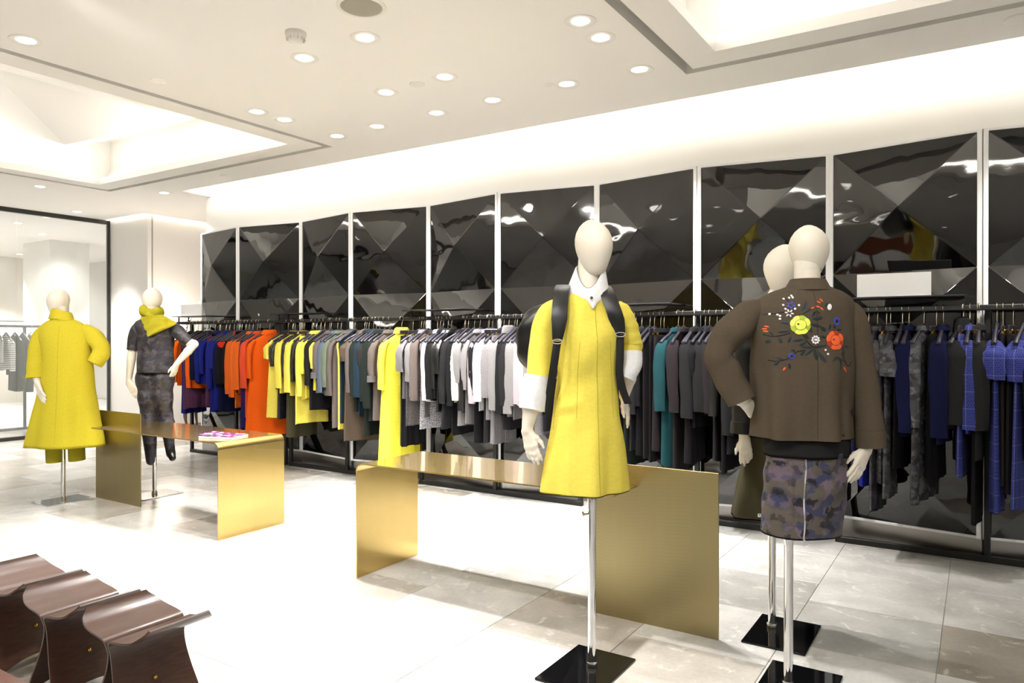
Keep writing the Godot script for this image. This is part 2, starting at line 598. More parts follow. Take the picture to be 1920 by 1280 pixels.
# ---------- the setting ----------
func setting() -> void:
	floor_tiles()
	ceiling()
	var mb := MB.new()
	# faceted wall: plaster above, panels on it
	mb.box(-8.3, 5.2, 0.0, 3.8, -5.95, -5.72)
	var wall := struct("wall_back", mb, M.white_wall)
	var pitch := 0.923
	for k in range(9, -5, -1):
		var near := k % 2 == 0
		var x0 := 0.02 - pitch * k
		var a := Vector3(x0, 0, -5.50 if near else -5.65)
		var b := Vector3(x0 + pitch, 0, -5.65 if near else -5.50)
		panel(wall, a, b)
	# pillar with the far walls, alcove
	mb = MB.new()
	mb.box(-11.32, -10.24, 0, 3.8, -9.2, -6.11)
	# clad in boards that leave an open joint beside the corner
	mb.box(-11.32, -10.2, 0, 3.8, -6.11, -6.07)
	mb.box(-10.24, -10.2, 0, 3.8, -6.13, -6.11)
	mb.box(-10.24, -10.2, 0, 3.8, -9.2, -6.155)
	struct("wall_pillar", mb, M.end_wall)
	mb = MB.new()
	mb.box(-10.2, -8.0, 0, 3.8, -9.4, -9.2)
	mb.box(-8.3, -8.1, 0, 3.8, -9.2, -5.95)
	struct("wall_alcove", mb, M.end_wall)
	mb = MB.new()
	mb.cbox(Vector3(-10.185, 0.05, -7.6), Vector3(0.03, 0.1, 3.0), 0.004)
	mb.cbox(Vector3(-10.7, 0.05, -6.055), Vector3(0.98, 0.1, 0.03), 0.004)
	struct("baseboard_pillar", mb, M.steel)
	# out of frame: the walls that close the shop; the mustard wall shows in the gloss panels
	mb = MB.new()
	mb.box(5.2, 5.4, 0, 3.8, -5.95, 6.0)
	struct("wall_side", mb, M.white_wall)
	mb = MB.new()
	mb.box(-18.2, 5.4, 0, 3.8, 6.0, 6.2)
	var front := struct("wall_front", mb, M.white_wall)
	mb = MB.new()
	mb.box(-7.2, -2.2, 0, 2.75, 5.85, 6.0)
	put("painted_panel", mb, M.mustard, front, "mustard yellow painted wall panel")
	# the neighbouring room behind the glass
	mb = MB.new()
	mb.box(-18.2, -18.0, 0, 3.8, -9.4, 6.0)
	struct("wall_neighbour", mb, M.beige)
	mb = MB.new()
	mb.box(-18.0, -11.32, 0, 3.8, -9.4, -9.2)
	struct("wall_neighbour_end", mb, M.end_wall)
	mb = MB.new()
	mb.box(-15.2, -14.2, 0, 3.2, -7.3, -6.6)
	struct("wall_neighbour_column", mb, M.white_wall)
	# glass front: panes, dark header, floor rail, end post
	var g := Node3D.new()
	g.name = "window_1"
	add_child(g)
	g.set_meta("kind", "structure")
	var zs := [-6.06, -4.78, -3.2, -1.6, 0.0, 1.6, 3.2, 4.6, 6.0]
	for i in zs.size() - 1:
		mb = MB.new()
		mb.box(-11.206, -11.194, 0.04, 3.14, zs[i] + 0.004, zs[i + 1] - 0.004)
		put("pane", mb, M.glass, g)
	mb = MB.new()
	mb.cbox(Vector3(-11.2, 3.17, 0), Vector3(0.06, 0.06, 12.0), 0.003)
	put("header", mb, M.dark_metal, g)
	mb = MB.new()
	mb.cbox(Vector3(-11.2, 0.025, 0), Vector3(0.06, 0.05, 12.0), 0.003)
	put("floor_rail", mb, M.dark_metal, g)
	mb = MB.new()
	mb.cbox(Vector3(-11.2, 1.6, -6.04), Vector3(0.05, 3.2, 0.03), 0.003)
	put("end_post", mb, M.dark_metal, g)

func panel(wall: Node3D, a: Vector3, b: Vector3) -> void:
	var w := (b - a).length()
	var holder := MeshInstance3D.new()
	var bs := Basis(Vector3.UP, atan2(-(b - a).z, (b - a).x))
	var fw := 0.028
	var y0 := 0.13
	var y1 := 2.73
	# the faceted face: three square pyramids, apex towards the room
	var mb := MB.new()
	var x0 := fw
	var x1 := w - fw
	var ch := (y1 - 0.018 - y0 - 0.018) / 3.0
	for r in 3:
		var lo := y0 + 0.018 + ch * r
		var hi := lo + ch
		var apex := Vector3(w / 2, (lo + hi) / 2, 0.105)
		var cs := [Vector3(x0, lo, 0.012), Vector3(x1, lo, 0.012), Vector3(x1, hi, 0.012), Vector3(x0, hi, 0.012)]
		# flat facets joined by narrow rounded creases
		var ins := []
		for i in 4:
			var A: Vector3 = cs[i]
			var B: Vector3 = cs[(i + 1) % 4]
			var inw := (A.lerp(B, 0.5) - apex).normalized() * 0.006
			var tri_ := []
			for p in [A + (B - A).normalized() * 0.006, B + (A - B).normalized() * 0.006, apex + inw]:
				tri_.append(mb.add(p))
			mb.tri(tri_[0], tri_[1], tri_[2])
			ins.append(tri_)
		var top_ := mb.add(apex - Vector3(0, 0, 0.001))
		for i in 4:
			var q: Array = ins[i]
			var n: Array = ins[(i + 1) % 4]
			mb.tri(q[1], n[0], n[2])
			mb.tri(q[1], n[2], q[2])
			mb.tri(q[2], n[2], top_)
	holder.mesh = mb.mesh()
	holder.material_override = M.gloss
	holder.name = "gloss_panel"
	wall.add_child(holder, true)
	holder.transform = Transform3D(bs, a)
	mb = MB.new()
	for e in [[0.001, fw, y0, y1], [w - fw, w - 0.001, y0, y1], [fw, w - fw, y0, y0 + 0.018], [fw, w - fw, y1 - 0.018, y1]]:
		mb.cbox(Vector3((e[0] + e[1]) / 2, (e[2] + e[3]) / 2, 0.004), Vector3(e[1] - e[0], e[3] - e[2], 0.03), 0.002)
	put("frame", mb, M.frame_white, holder, "white metal panel frame")
	mb = MB.new()
	mb.box(0, w, 0.0, y0 - 0.004, -0.05, 0.0)
	put("plinth", mb, M.steel, holder, "brushed steel plinth")
	mb = MB.new()
	mb.box(0, w, y0, y1, -0.2, -0.011)
	put("backing", mb, M.white_wall, holder)

func floor_tiles() -> void:
	var mb := MB.new()
	mb.box(-18.2, 5.4, -0.2, -0.006, -9.4, 6.2)
	var fl := struct("floor", mb, M.grout)
	var p := 0.62
	var tiles := []
	for i in range(-29, 9):
		for j in range(-15, 10):
			var c := Vector3(-0.145 + p * (i + 0.5), 0, 0.31 * (posmod(i * 7, 3) % 2) - 0.42 + p * (j + 0.5))
			if c.z > 6.2 or c.z < -9.3 or c.x > 5.4:
				continue
			var d := c.dot(FW)
			var u := c.dot(RT)
			var seen: bool = d > 0.8 and absf(u) < d * 0.703 + 0.5 and d < 11.5 and 1.4 / d * F < 720
			tiles.append([d if seen else 100.0 + d, c])
	tiles.sort_custom(func(q, r): return q[0] < r[0])
	var variants := []
	for k in 3:
		var t := MB.new()
		t.cbox(Vector3(0, -0.006, 0), Vector3(p - 0.0025 - k * 0.0006, 0.012, p - 0.0025), 0.0012)
		variants.append(t.mesh())
	var rest := MB.new()
	var kinds := ["stone_a", "stone_d", "stone_a", "stone_b", "stone_a", "stone_c", "stone_a", "stone_b", "stone_d", "stone_a"]
	for k in tiles.size():
		var c: Vector3 = tiles[k][1]
		var hsh := posmod(int(absf(c.x * 131.7 + c.z * 417.3) * 10.0), 10)
		if k < 290 and tiles[k][0] < 90:
			var o := put_mesh("floor_tile", variants[k % 3], M[kinds[hsh]], fl)
			o.position = c
		else:
			rest.cbox(c + Vector3(0, -0.006, 0), Vector3(p - 0.0025, 0.012, p - 0.0025), 0.0012)
	var r := put("floor_tile_field", rest, M.stone_a, fl)
	r.set_meta("kind", "stuff")

func ceiling() -> void:
	var mb := MB.new()
	var holes := [[-8.95, -5.1, -4.85, -1.2], [-1.68, 2.17, -4.82, -1.2]]
	var t := CEIL + 0.12
	# flat ceiling around the two coffers; it stops short of the faceted wall and of the pillar (light slots)
	mb.box(-8.2, -5.1, CEIL, t, -5.3, -4.85)
	mb.box(-5.1, -1.68, CEIL, t, -5.3, 6.0)
	mb.box(-1.68, 5.2, CEIL, t, -5.3, -4.82)
	mb.box(2.17, 5.2, CEIL, t, -4.82, 6.0)
	mb.box(-1.68, 2.17, CEIL, t, -1.2, 6.0)
	mb.box(-8.95, -5.1, CEIL, t, -1.2, 6.0)
	mb.box(-8.95, -8.2, CEIL, t, -9.2, -4.85)
	mb.box(-10.08, -8.95, CEIL, t, -9.2, 6.0)
	mb.box(-11.2, -10.08, CEIL, t, -5.95, 6.0)
	mb.box(-18.0, -11.2, CEIL, t, -9.2, 6.0)
	# slab above, closing the slots and coffers
	mb.box(-18.2, 5.4, 3.8, 3.95, -9.4, 6.2)
	var c := struct("ceiling", mb, M.ceiling)
	# lips that hide the strips in the slots
	var st := MB.new()
	st.cbox(Vector3(-1.7, 3.345, -5.1), Vector3(13.0, 0.03, 0.06), 0.004)
	st.cbox(Vector3(-10.65, 3.345, -5.8), Vector3(0.9, 0.03, 0.05), 0.004)
	st.cbox(Vector3(-9.94, 3.345, -7.4), Vector3(0.05, 0.03, 2.6), 0.004)
	put("light_strip", st, M.strip, c)
	for n in 2:
		var h: Array = holes[n]
		var g := MB.new()   # open channel round the coffer
		var w := 0.07
		var gy := CEIL + 0.17
		for s in [[h[0] + w, h[1] - w, h[2] + w, h[2] + w + 0.012], [h[0] + w, h[1] - w, h[3] - w - 0.012, h[3] - w], [h[0] + w, h[0] + w + 0.012, h[2] + w, h[3] - w], [h[1] - w - 0.012, h[1] - w, h[2] + w, h[3] - w]]:
			g.box(s[0], s[1], CEIL + 0.06, gy + 0.01, s[2], s[3])
		g.box(h[0] - 0.02, h[1] + 0.02, gy, gy + 0.03, h[2] - 0.02, h[2] + w)
		g.box(h[0] - 0.02, h[1] + 0.02, gy, gy + 0.03, h[3] - w, h[3] + 0.02)
		g.box(h[0] - 0.02, h[0] + w, gy, gy + 0.03, h[2] + w, h[3] - w)
		g.box(h[1] - w, h[1] + 0.02, gy, gy + 0.03, h[2] + w, h[3] - w)
		put("recess_channel", g, M.ceiling, c)
		var fr := MB.new()  # flat frame inside the groove
		var q := [h[0] + w, h[1] - w, h[2] + w, h[3] - w]
		var i := 0.215
		fr.cbox(Vector3((q[0] + q[1]) / 2, CEIL + 0.035, q[2] + i / 2), Vector3(q[1] - q[0], 0.07, i), 0.002)
		fr.cbox(Vector3((q[0] + q[1]) / 2, CEIL + 0.035, q[3] - i / 2), Vector3(q[1] - q[0], 0.07, i), 0.002)
		fr.cbox(Vector3(q[0] + i / 2, CEIL + 0.035, (q[2] + q[3]) / 2), Vector3(i, 0.07, q[3] - q[2] - i * 2), 0.002)
		fr.cbox(Vector3(q[1] - i / 2, CEIL + 0.035, (q[2] + q[3]) / 2), Vector3(i, 0.07, q[3] - q[2] - i * 2), 0.002)
		put("coffer_frame", fr, M.ceiling, c)
		var cv := MB.new()  # coffer walls
		cv.box(h[0] - 0.03, h[0], CEIL + 0.12, 3.8, h[2], h[3])
		cv.box(h[1], h[1] + 0.03, CEIL + 0.12, 3.8, h[2], h[3])
		cv.box(h[0], h[1], CEIL + 0.12, 3.8, h[2] - 0.03, h[2])
		cv.box(h[0], h[1], CEIL + 0.12, 3.8, h[3], h[3] + 0.03)
		put("coffer_side", cv, M.coffer, c)
		var ls := MB.new()
		for s in [-1.0, 1.0]:
			ls.cbox(Vector3((h[0] + h[1]) / 2, CEIL + 0.085, (h[2] + h[3]) / 2 + s * 1.69), Vector3(3.2, 0.02, 0.05), 0.004)
			ls.cbox(Vector3((h[0] + h[1]) / 2 + s * 1.79, CEIL + 0.085, (h[2] + h[3]) / 2), Vector3(0.05, 0.02, 3.0), 0.004)
		put("light_strip", ls, M.strip, c)
		# folded white relief hanging in the coffer: each facet a sheet of its own
		var xs := [h[0] + 0.12, (h[0] + h[1]) / 2 - 0.25, h[1] - 0.12]
		var zz := [h[2] + 0.12, (h[2] + h[3]) / 2 + 0.15, h[3] - 0.12]
		for a in 2:
			for b in 2:
				var top := 3.77
				var cs := [Vector3(xs[a], top, zz[b]), Vector3(xs[a + 1], top, zz[b]), Vector3(xs[a + 1], top, zz[b + 1]), Vector3(xs[a], top, zz[b + 1])]
				var apex := Vector3(lerpf(xs[a], xs[a + 1], 0.5 + 0.12 * (a - b)), 3.43, lerpf(zz[b], zz[b + 1], 0.45 + 0.15 * a))
				for e in 4:
					var f := MB.new()
					f.face([cs[e], cs[(e + 1) % 4], apex], Vector3(apex.x, 9, apex.z))
					put("relief_facet", f, M.coffer, c)

func spot(parent: Node, at: Vector3, aim: Vector3, e: float, ang := 38.0) -> void:
	var l := SpotLight3D.new()
	l.name = "lamp"
	parent.add_child(l, true)
	l.position = at
	l.basis = Basis.looking_at(aim.normalized(), Vector3.FORWARD if absf(aim.normalized().y) > 0.9 else Vector3.UP)
	l.spot_angle = ang
	l.spot_angle_attenuation = 0.7
	l.spot_range = 14.0
	l.spot_attenuation = 2.0
	l.light_energy = e
	l.light_size = 0.05
	l.light_color = Color(1.0, 0.985, 0.965)
	l.shadow_enabled = true

func ceiling_fittings() -> void:
	var ring := MB.new()
	var prof := [[0.062, 0.03], [0.062, 0.004], [0.066, -0.002], [0.088, -0.004], [0.092, -0.001], [0.092, 0.0]]
	var rr := []
	for q in prof:
		var r1 := []
		for j in 28:
			r1.append(Vector3(cos(TAU * j / 28) * q[0], q[1], sin(TAU * j / 28) * q[0]))
		rr.append(r1)
	ring.loft(rr, false, false)
	var ring_m := ring.mesh()
	var lens := MB.new()
	lens.lathe(Vector3.ZERO, [[0.06, 0.0], [0.06, -0.003], [0.045, -0.010], [0.02, -0.014], [0.002, -0.015]], 28)
	var lens_m := lens.mesh()
	# [pixel of the fitting in the photograph, aim, energy]
	var wall_aim := Vector3(0, -1, -0.42)   # gimbals near the wall are turned on the racks
	var down := Vector3(0, -1, 0)
	var list := [[50, 77, down, 1.0], [571, 110, down, 0.8], [685, 72, down, 0.8], [834, 145, down, 0.9], [724, 174, down, 1.0], [925, 189, wall_aim, 1.0], [820, 213, wall_aim, 1.0], [709, 238, wall_aim, 1.0],
		[482, 210, down, 1.0], [534, 225, down, 1.0], [634, 256, wall_aim, 1.0], [1064, 159, wall_aim, 1.0], [1200, 132, wall_aim, 1.0], [1088, 41, down, 0.8], [1126, 72, down, 0.8], [310, 362, wall_aim, 1.0], [76, 350, down, 1.0], [145, 397, down, 1.0]]
	var spots := []
	for a in list:
		spots.append([at_h(a[0], a[1], CEIL), a[2], a[3]])
	# the same fittings go on out of frame, over the foreground and behind the camera
	for q in [[-3.4, -1.2], [-2.2, -1.9], [-4.2, 0.4], [-2.4, 0.4]]:
		spots.append([Vector3(q[0], CEIL, q[1]), down, 0.55])
	for q in [[-9.5, 0.5], [-9.6, -2.0], [0.2, -0.4], [2.9, -2.5], [3.4, 0.4], [0.3, 2.6], [-3.0, 3.2], [-6.5, 2.6]]:
		spots.append([Vector3(q[0], CEIL, q[1]), down, 1.0])
	for q in [[0.6, -4.98], [2.8, -4.98]]:
		spots.append([Vector3(q[0], CEIL, q[1]), wall_aim, 0.7])
	for q in [[-12.6, -5.4], [-12.9, -3.4], [-14.6, -4.5], [-15.5, -6.2], [-16.6, -3.6], [-13.4, -7.6], [-14.0, -2.6], [-15.8, -4.8], [-16.9, -5.6], [-17.2, -7.4], [-15.0, -8.2], [-12.2, -7.2], [-13.6, -6.2], [-16.0, -2.0]]:
		spots.append([Vector3(q[0], CEIL, q[1]), down, 1.2])
	# gimbal fittings over the aisle, turned on the figures, tables and racks
	for q in [[-0.9, -0.6, -1.38, 1.25, -2.79, 1.0], [-2.5, -0.3, -1.5, 1.1, -2.79, 0.9], [-4.4, -0.8, -6.65, 1.1, -3.2, 0.8], [-5.4, 0.1, -6.3, 1.1, -3.6, 0.7], [-3.3, -0.7, -4.6, 0.4, -3.4, 0.9], [0.9, -0.5, -0.65, 1.2, -3.05, 0.7], [-1.7, -1.7, -3.7, 1.1, -5.2, 1.0], [-3.9, -1.7, -5.4, 1.1, -5.2, 1.0], [-5.6, -0.9, -7.3, 1.1, -5.2, 0.9]]:
		var a := Vector3(q[0], CEIL, q[1])
		spots.append([a, Vector3(q[2], q[3], q[4]) - a, q[5] * 0.42])
	for s in spots:
		var d := thing("downlight", "round recessed ceiling downlight with a bright lens", "downlight", s[0], 0.0, "recessed ceiling downlights")
		var tilt := Basis()
		put_mesh("trim_ring", ring_m, M.trim, d)
		var ln := put_mesh("lens", lens_m, M.lamp, d)
		ln.position = Vector3(0, 0.006, 0)
		if s[1].normalized().z < -0.1:
			ln.rotation.x = 0.12
		spot(d, Vector3(0, -0.03, 0), s[1], 9.0 * s[2] * (0.7 if s[1] == wall_aim else 1.0))
	# smoke detector, speaker, sprinkler caps
	var t := thing("smoke_detector", "white slotted smoke detector on the ceiling", "smoke detector", at_h(555, 62, CEIL))
	var mb := MB.new()
	mb.lathe(Vector3.ZERO, [[0.062, 0.0], [0.062, -0.018], [0.056, -0.03], [0.045, -0.036], [0.04, -0.052], [0.02, -0.06], [0.004, -0.061]], 28)
	put("housing", mb, M.trim, t)
	mb = MB.new()   # cage of thin ribs round the sensor
	for j in 14:
		var th := TAU * j / 14
		mb.cbox(Vector3(cos(th) * 0.05, -0.04, sin(th) * 0.05), Vector3(0.012, 0.016, 0.003), 0.0, Basis(Vector3.UP, -th))
	put("vent_ribs", mb, M.trim, t)
	t = thing("ceiling_speaker", "round grey ceiling speaker with perforated grille", "speaker", at_h(678, 13, CEIL))
	mb = MB.new()
	mb.lathe(Vector3.ZERO, [[0.135, 0.0], [0.135, -0.006], [0.115, -0.009], [0.113, -0.005]], 36)
	put("rim", mb, M.trim, t)
	mb = MB.new()
	mb.lathe(Vector3(0, -0.005, 0), [[0.112, 0.0], [0.1, -0.006], [0.06, -0.009], [0.003, -0.010]], 36)
	var sp := tri(mat(Color(0.62, 0.60, 0.56), 0.7), Vector3.ONE * 30.0)
	sp.albedo_texture = M.weave_t
	put("grille", mb, sp, t)
	for q in [[782, 158, 0.055], [298, 152, 0.055], [422, 330, 0.05], [1030, 159, 0.035], [1908, 36, 0.075]]:
		mb = MB.new()
		mb.lathe(Vector3.ZERO, [[q[2], 0.0], [q[2], -0.004], [q[2] * 0.93, -0.008], [q[2] * 0.85, -0.0085], [0.002, -0.0085]], 28)
		var o := put("sprinkler_cap", mb, M.trim)
		o.position = at_h(q[0], q[1], CEIL)
		tag(o, "small flat round sprinkler cap on the ceiling", "sprinkler cap", "ceiling sprinkler caps")

# ---------- racks and hanging clothes ----------
const RAIL_Z := -5.27
const RAIL_Y := 1.59
var hanger_top: ArrayMesh
var hanger_clip: ArrayMesh
var hook_mesh: ArrayMesh
var clip_mesh: ArrayMesh
var used_labels := {}

func make_rack(label: String, at: Vector3, turn: float) -> void:
	# origin: floor under the rack's first upright, x along the rail, +z towards the room
	var t := thing("garment_rack", label, "garment rack", at, turn)
	var mb := MB.new()
	mb.cbox(Vector3(0.86, 0.02, 0), Vector3(1.76, 0.04, 0.04), 0.003)
	put("base_bar", mb, M.rack, t)
	for x in [0.0, 0.86, 1.72]:
		mb = MB.new()
		mb.cbox(Vector3(x, 0.82, 0), Vector3(0.035, 1.57, 0.035), 0.003)
		mb.cbox(Vector3(x, RAIL_Y, 0.09), Vector3(0.03, 0.03, 0.2), 0.003)
		put("upright", mb, M.rack, t)
	mb = MB.new()
	mb.cbox(Vector3(0.86, RAIL_Y, 0.18), Vector3(1.80, 0.034, 0.026), 0.004)
	put("rail", mb, M.rack, t)
	for z in [0.20, 0.07]:
		mb = MB.new()
		mb.cbox(Vector3(0.04, RAIL_Y + 0.035, z), Vector3(0.014, 0.07, 0.014), 0.001)
		put("shelf_post", mb, M.rack, t)
	mb = MB.new()
	mb.cbox(Vector3(0.36, RAIL_Y + 0.075, 0.14), Vector3(0.76, 0.010, 0.25), 0.002)
	put("shelf", mb, M.rack, t)

func make_hangers() -> void:
	var mb := MB.new()   # contoured shoulders
	mb.tube([Vector3(0, -0.172, -0.205), Vector3(0, -0.143, -0.16), Vector3(0, -0.106, -0.09), Vector3(0, -0.068, -0.022), Vector3(0, -0.062, 0), Vector3(0, -0.068, 0.022), Vector3(0, -0.106, 0.09), Vector3(0, -0.143, 0.16), Vector3(0, -0.172, 0.205)],
		[Vector2(0.015, 0.010), Vector2(0.014, 0.012), Vector2(0.012, 0.013), Vector2(0.011, 0.017), Vector2(0.011, 0.017), Vector2(0.011, 0.017), Vector2(0.012, 0.013), Vector2(0.014, 0.012), Vector2(0.015, 0.010)], 8, 21)
	hanger_top = mb.mesh()
	mb = MB.new()        # straight bar with rounded ends
	mb.cbox(Vector3(0, -0.082, 0), Vector3(0.014, 0.034, 0.34), 0.004)
	hanger_clip = mb.mesh()
	mb = MB.new()        # wire hook over the rail
	var pts := []
	for i in 9:
		var th := lerpf(-0.5, PI + 0.1, i / 8.0)
		pts.append(Vector3(0, 0.004 + sin(th) * 0.021, cos(th) * 0.021 + 0.0))
	pts.append(Vector3(0, -0.03, -0.006))
	pts.append(Vector3(0, -0.07, 0.0))
	pts.append(Vector3(0, -0.115, 0.0))
	var rs := []
	for q in pts:
		rs.append(0.0026)
	mb.tube(pts, rs, 6)
	hook_mesh = mb.mesh()
	mb = MB.new()
	mb.cbox(Vector3(0, -0.118, 0), Vector3(0.016, 0.045, 0.012), 0.003)
	mb.cbox(Vector3(0.007, -0.105, 0), Vector3(0.006, 0.03, 0.02), 0.002, Basis(Vector3.FORWARD, 0.3))
	clip_mesh = mb.mesh()

# one hanging garment with its hanger. o: d(esc) k(ind) m(aterial) x (metres along the rail) h(em height) s(leeve end height)
func garment(at: Vector3, turn: float, o: Dictionary, prev: String) -> void:
	var d: String = o.d
	var kind: String = o.k
	var top := 1.455 - RAIL_Y      # local y of the neckline (origin on the rail)
	var hem: float = o.h - RAIL_Y
	var hg := thing("clothes_hanger", "dark hanger with steel hook carrying the " + d, "hanger", at, turn, "hangers on the clothes racks")
	var clip := kind == "skirt" or kind == "pants"
	put_mesh("hook", hook_mesh, M.hook, hg)
	var sh := put_mesh("bar" if clip else "shoulders", hanger_clip if clip else hanger_top, M.hanger, hg)
	sh.position.y = -0.045
	if clip:
		for z in [-0.11, 0.11]:
			var c := put_mesh("clip", clip_mesh, M.gold, hg)
			c.position = Vector3(0, -0.045, z)
	var lab := d + " hanging beside the " + prev
	var names_ := {"coat": "hanging_coat", "jacket": "hanging_jacket", "shirt": "hanging_shirt", "sweater": "hanging_sweater", "dress": "hanging_dress", "top": "hanging_tunic", "skirt": "hanging_skirt", "pants": "hanging_trousers"}
	var cat: String = {"pants": "trousers"}.get(kind, kind)
	var t := thing(names_[kind], lab, cat, at, turn, "clothes on the racks" if used_labels.has(lab) else "")
	if used_labels.has(lab):
		used_labels[lab].set_meta("group", "clothes on the racks")
	used_labels[lab] = t
	var ph := rng.randf() * TAU
	var ph2 := rng.randf() * TAU
	var th: float = o.get("t", 0.03)
	var fl: float = o.get("w", 0.19)
	var keys := []
	if clip:
		var w0 := 0.15
		keys = [[top - 0.025, w0, 0.014], [top - 0.05, w0 + 0.01, 0.022], [top - 0.15, w0 + 0.025, th], [lerpf(top, hem, 0.5), fl * 0.95, th * 1.1], [hem + 0.03, fl, th * 1.15], [hem, fl, th * 1.15]]
	else:
		keys = [[top - 0.002, 0.058, minf(th, 0.022)], [top - 0.025, 0.10, minf(th, 0.026)], [top - 0.062, 0.16, minf(th, 0.03)], [top - 0.112, 0.205, th], [top - 0.23, 0.192, th * 1.1], [lerpf(top - 0.2, hem, 0.45), lerpf(0.19, fl, 0.5), th * 1.15], [hem + 0.03, fl, th * 1.2], [hem, fl, th * 1.2]]
	var rows := 18
	var n := 26
	var rings := []
	var kv := []
	for q in keys:
		kv.append(Vector3(q[0], q[1], q[2]))
	var nf := rng.randi_range(2, 4)
	for i in rows:
		var q: Vector3 = MB.cr(kv, float(i) / (rows - 1) * (kv.size() - 1))
		var dn := clampf((top - q.x) / maxf(top - hem, 0.1), 0, 1)
		var ring := []
		for j in n:
			var a := TAU * j / n
			var z := cos(a) * q.y
			var x := signf(sin(a)) * pow(absf(sin(a)), 0.7) * q.z
			x += dn * th * 0.5 * sin(nf * PI * cos(a) + ph + dn * 1.3) + dn * th * 0.22 * sin(7.0 * cos(a) + ph2)
			z += dn * 0.008 * sin(3.0 * a + ph2)
			ring.append(Vector3(x, q.x + 0.006 * dn * sin(2.0 * a + ph), z))
		rings.append(ring)
	var mb := MB.new()
	if kind == "pants":
		# two legs side by side along the bar
		for s in [-1.0, 1.0]:
			var r2 := []
			for ring in rings:
				var rr := []
				for p in ring:
					rr.append(Vector3(p.x, p.y, p.z * 0.5 + s * 0.078))
				r2.append(rr)
			mb.loft(r2)
	else:
		mb.loft(rings)
	put("body" if not clip else "cloth", mb, M[o.m], t)
	if clip:
		return
	if o.s > 0.0:
		var se: float = o.s - RAIL_Y
		var sr: float = o.get("sr", 0.050)
		var tx := minf(0.030, th)
		for s in [1.0, -1.0]:
			mb = MB.new()
			var lean: float = o.get("lean", 0.0) + rng.randf_range(-0.012, 0.012)
			var len_ := top - 0.06 - se
			var path := [Vector3(0, top - 0.075, s * 0.155), Vector3(lean * 0.3, top - 0.135, s * 0.203), Vector3(lean * 0.7 + 0.006, top - 0.06 - len_ * 0.45, s * 0.222), Vector3(lean + 0.012, top - 0.06 - len_ * 0.8, s * 0.222), Vector3(lean + 0.01, se, s * 0.218)]
			var p1 := rng.randf() * TAU
			mb.tube(path, [Vector2(0.02, 0.036), Vector2(tx, sr), Vector2(tx, sr * 0.95), Vector2(tx * 0.95, sr * 0.85), Vector2(tx * 0.9, sr * 0.8)], 12, 14,
				func(a: float, u: float) -> float: return 0.20 * sin(2.0 * a + p1 + u * 3.0) * u + 0.14 * sin(3.0 * a + p1 * 1.7 + u * 1.5) * sqrt(u) + 0.05 * sin(u * 20.0 + p1 + sin(a) * 2.0), true, Vector3(1, 0, 0))
			var sl := put("sleeve", mb, M[o.get("sm", o.m)], t)
			if o.has("cuff"):
				var cm := MB.new()
				cm.tube([Vector3(lean + 0.011, se + 0.055, s * 0.219), Vector3(lean + 0.01, se - 0.004, s * 0.218)], [Vector2(0.038, sr * 0.92), Vector2(0.040, sr * 0.96)], 12)
				put("cuff", cm, M[o.cuff], sl)
	if kind in ["coat", "jacket", "shirt"] or o.has("collar"):
		mb = MB.new()
		var rr := []
		for e in [[-0.02, 0.085, 0.034], [0.014, 0.068, 0.030], [0.040, 0.058, 0.026], [0.030, 0.075, 0.036], [-0.004, 0.092, 0.042]]:
			var ring := []
			for j in 16:
				var a := TAU * j / 16
				ring.append(Vector3(sin(a) * e[2], top + e[0] * o.get("cs", 0.8), cos(a) * e[1]))
			rr.append(ring)
		mb.loft(rr, false, false)
		put("collar", mb, M[o.get("cm", o.m)], t)

# list entries: [pixel x of the front edge, description, kind, material, hem pixel y, sleeve pixel y (0: none), extras]
func hang(list: Array) -> void:
	var prev: String = list[1][1]
	var px := []
	for e in list:
		px.append(at_z(e[0], 700, RAIL_Z + 0.19).x)
	for i in list.size():
		var e: Array = list[i]
		var x: float = px[i]
		var gap := minf(absf(x - px[maxi(i - 1, 0)]) if i > 0 else 0.1, absf(px[mini(i + 1, px.size() - 1)] - x) if i < px.size() - 1 else 0.1)
		var o := {"d": e[1], "k": e[2], "m": e[3], "h": h_of(x, RAIL_Z + 0.1, e[4]), "s": (h_of(x, RAIL_Z + 0.2, e[5]) if e[5] > 0 else 0.0), "t": clampf(gap * 0.46, 0.013, 0.04)}
		if e.size() > 6:
			o.merge(e[6])
		var yaw: float = o.get("yaw", 0.0) * 1.7 - 0.10 + rng.randf_range(-0.07, 0.07)
		var gx := x - 0.19 * sin(yaw)
		for u in [-8.20, -6.39, -4.53, -2.67, -0.812]:      # clear of the uprights
			for w in 3:
				var c: float = u + 0.86 * w
				if absf(gx - c) < 0.045:
					gx = c + 0.045 * (1.0 if gx >= c else -1.0)
		garment(Vector3(gx, RAIL_Y, RAIL_Z), yaw, o, prev)
		prev = e[1]

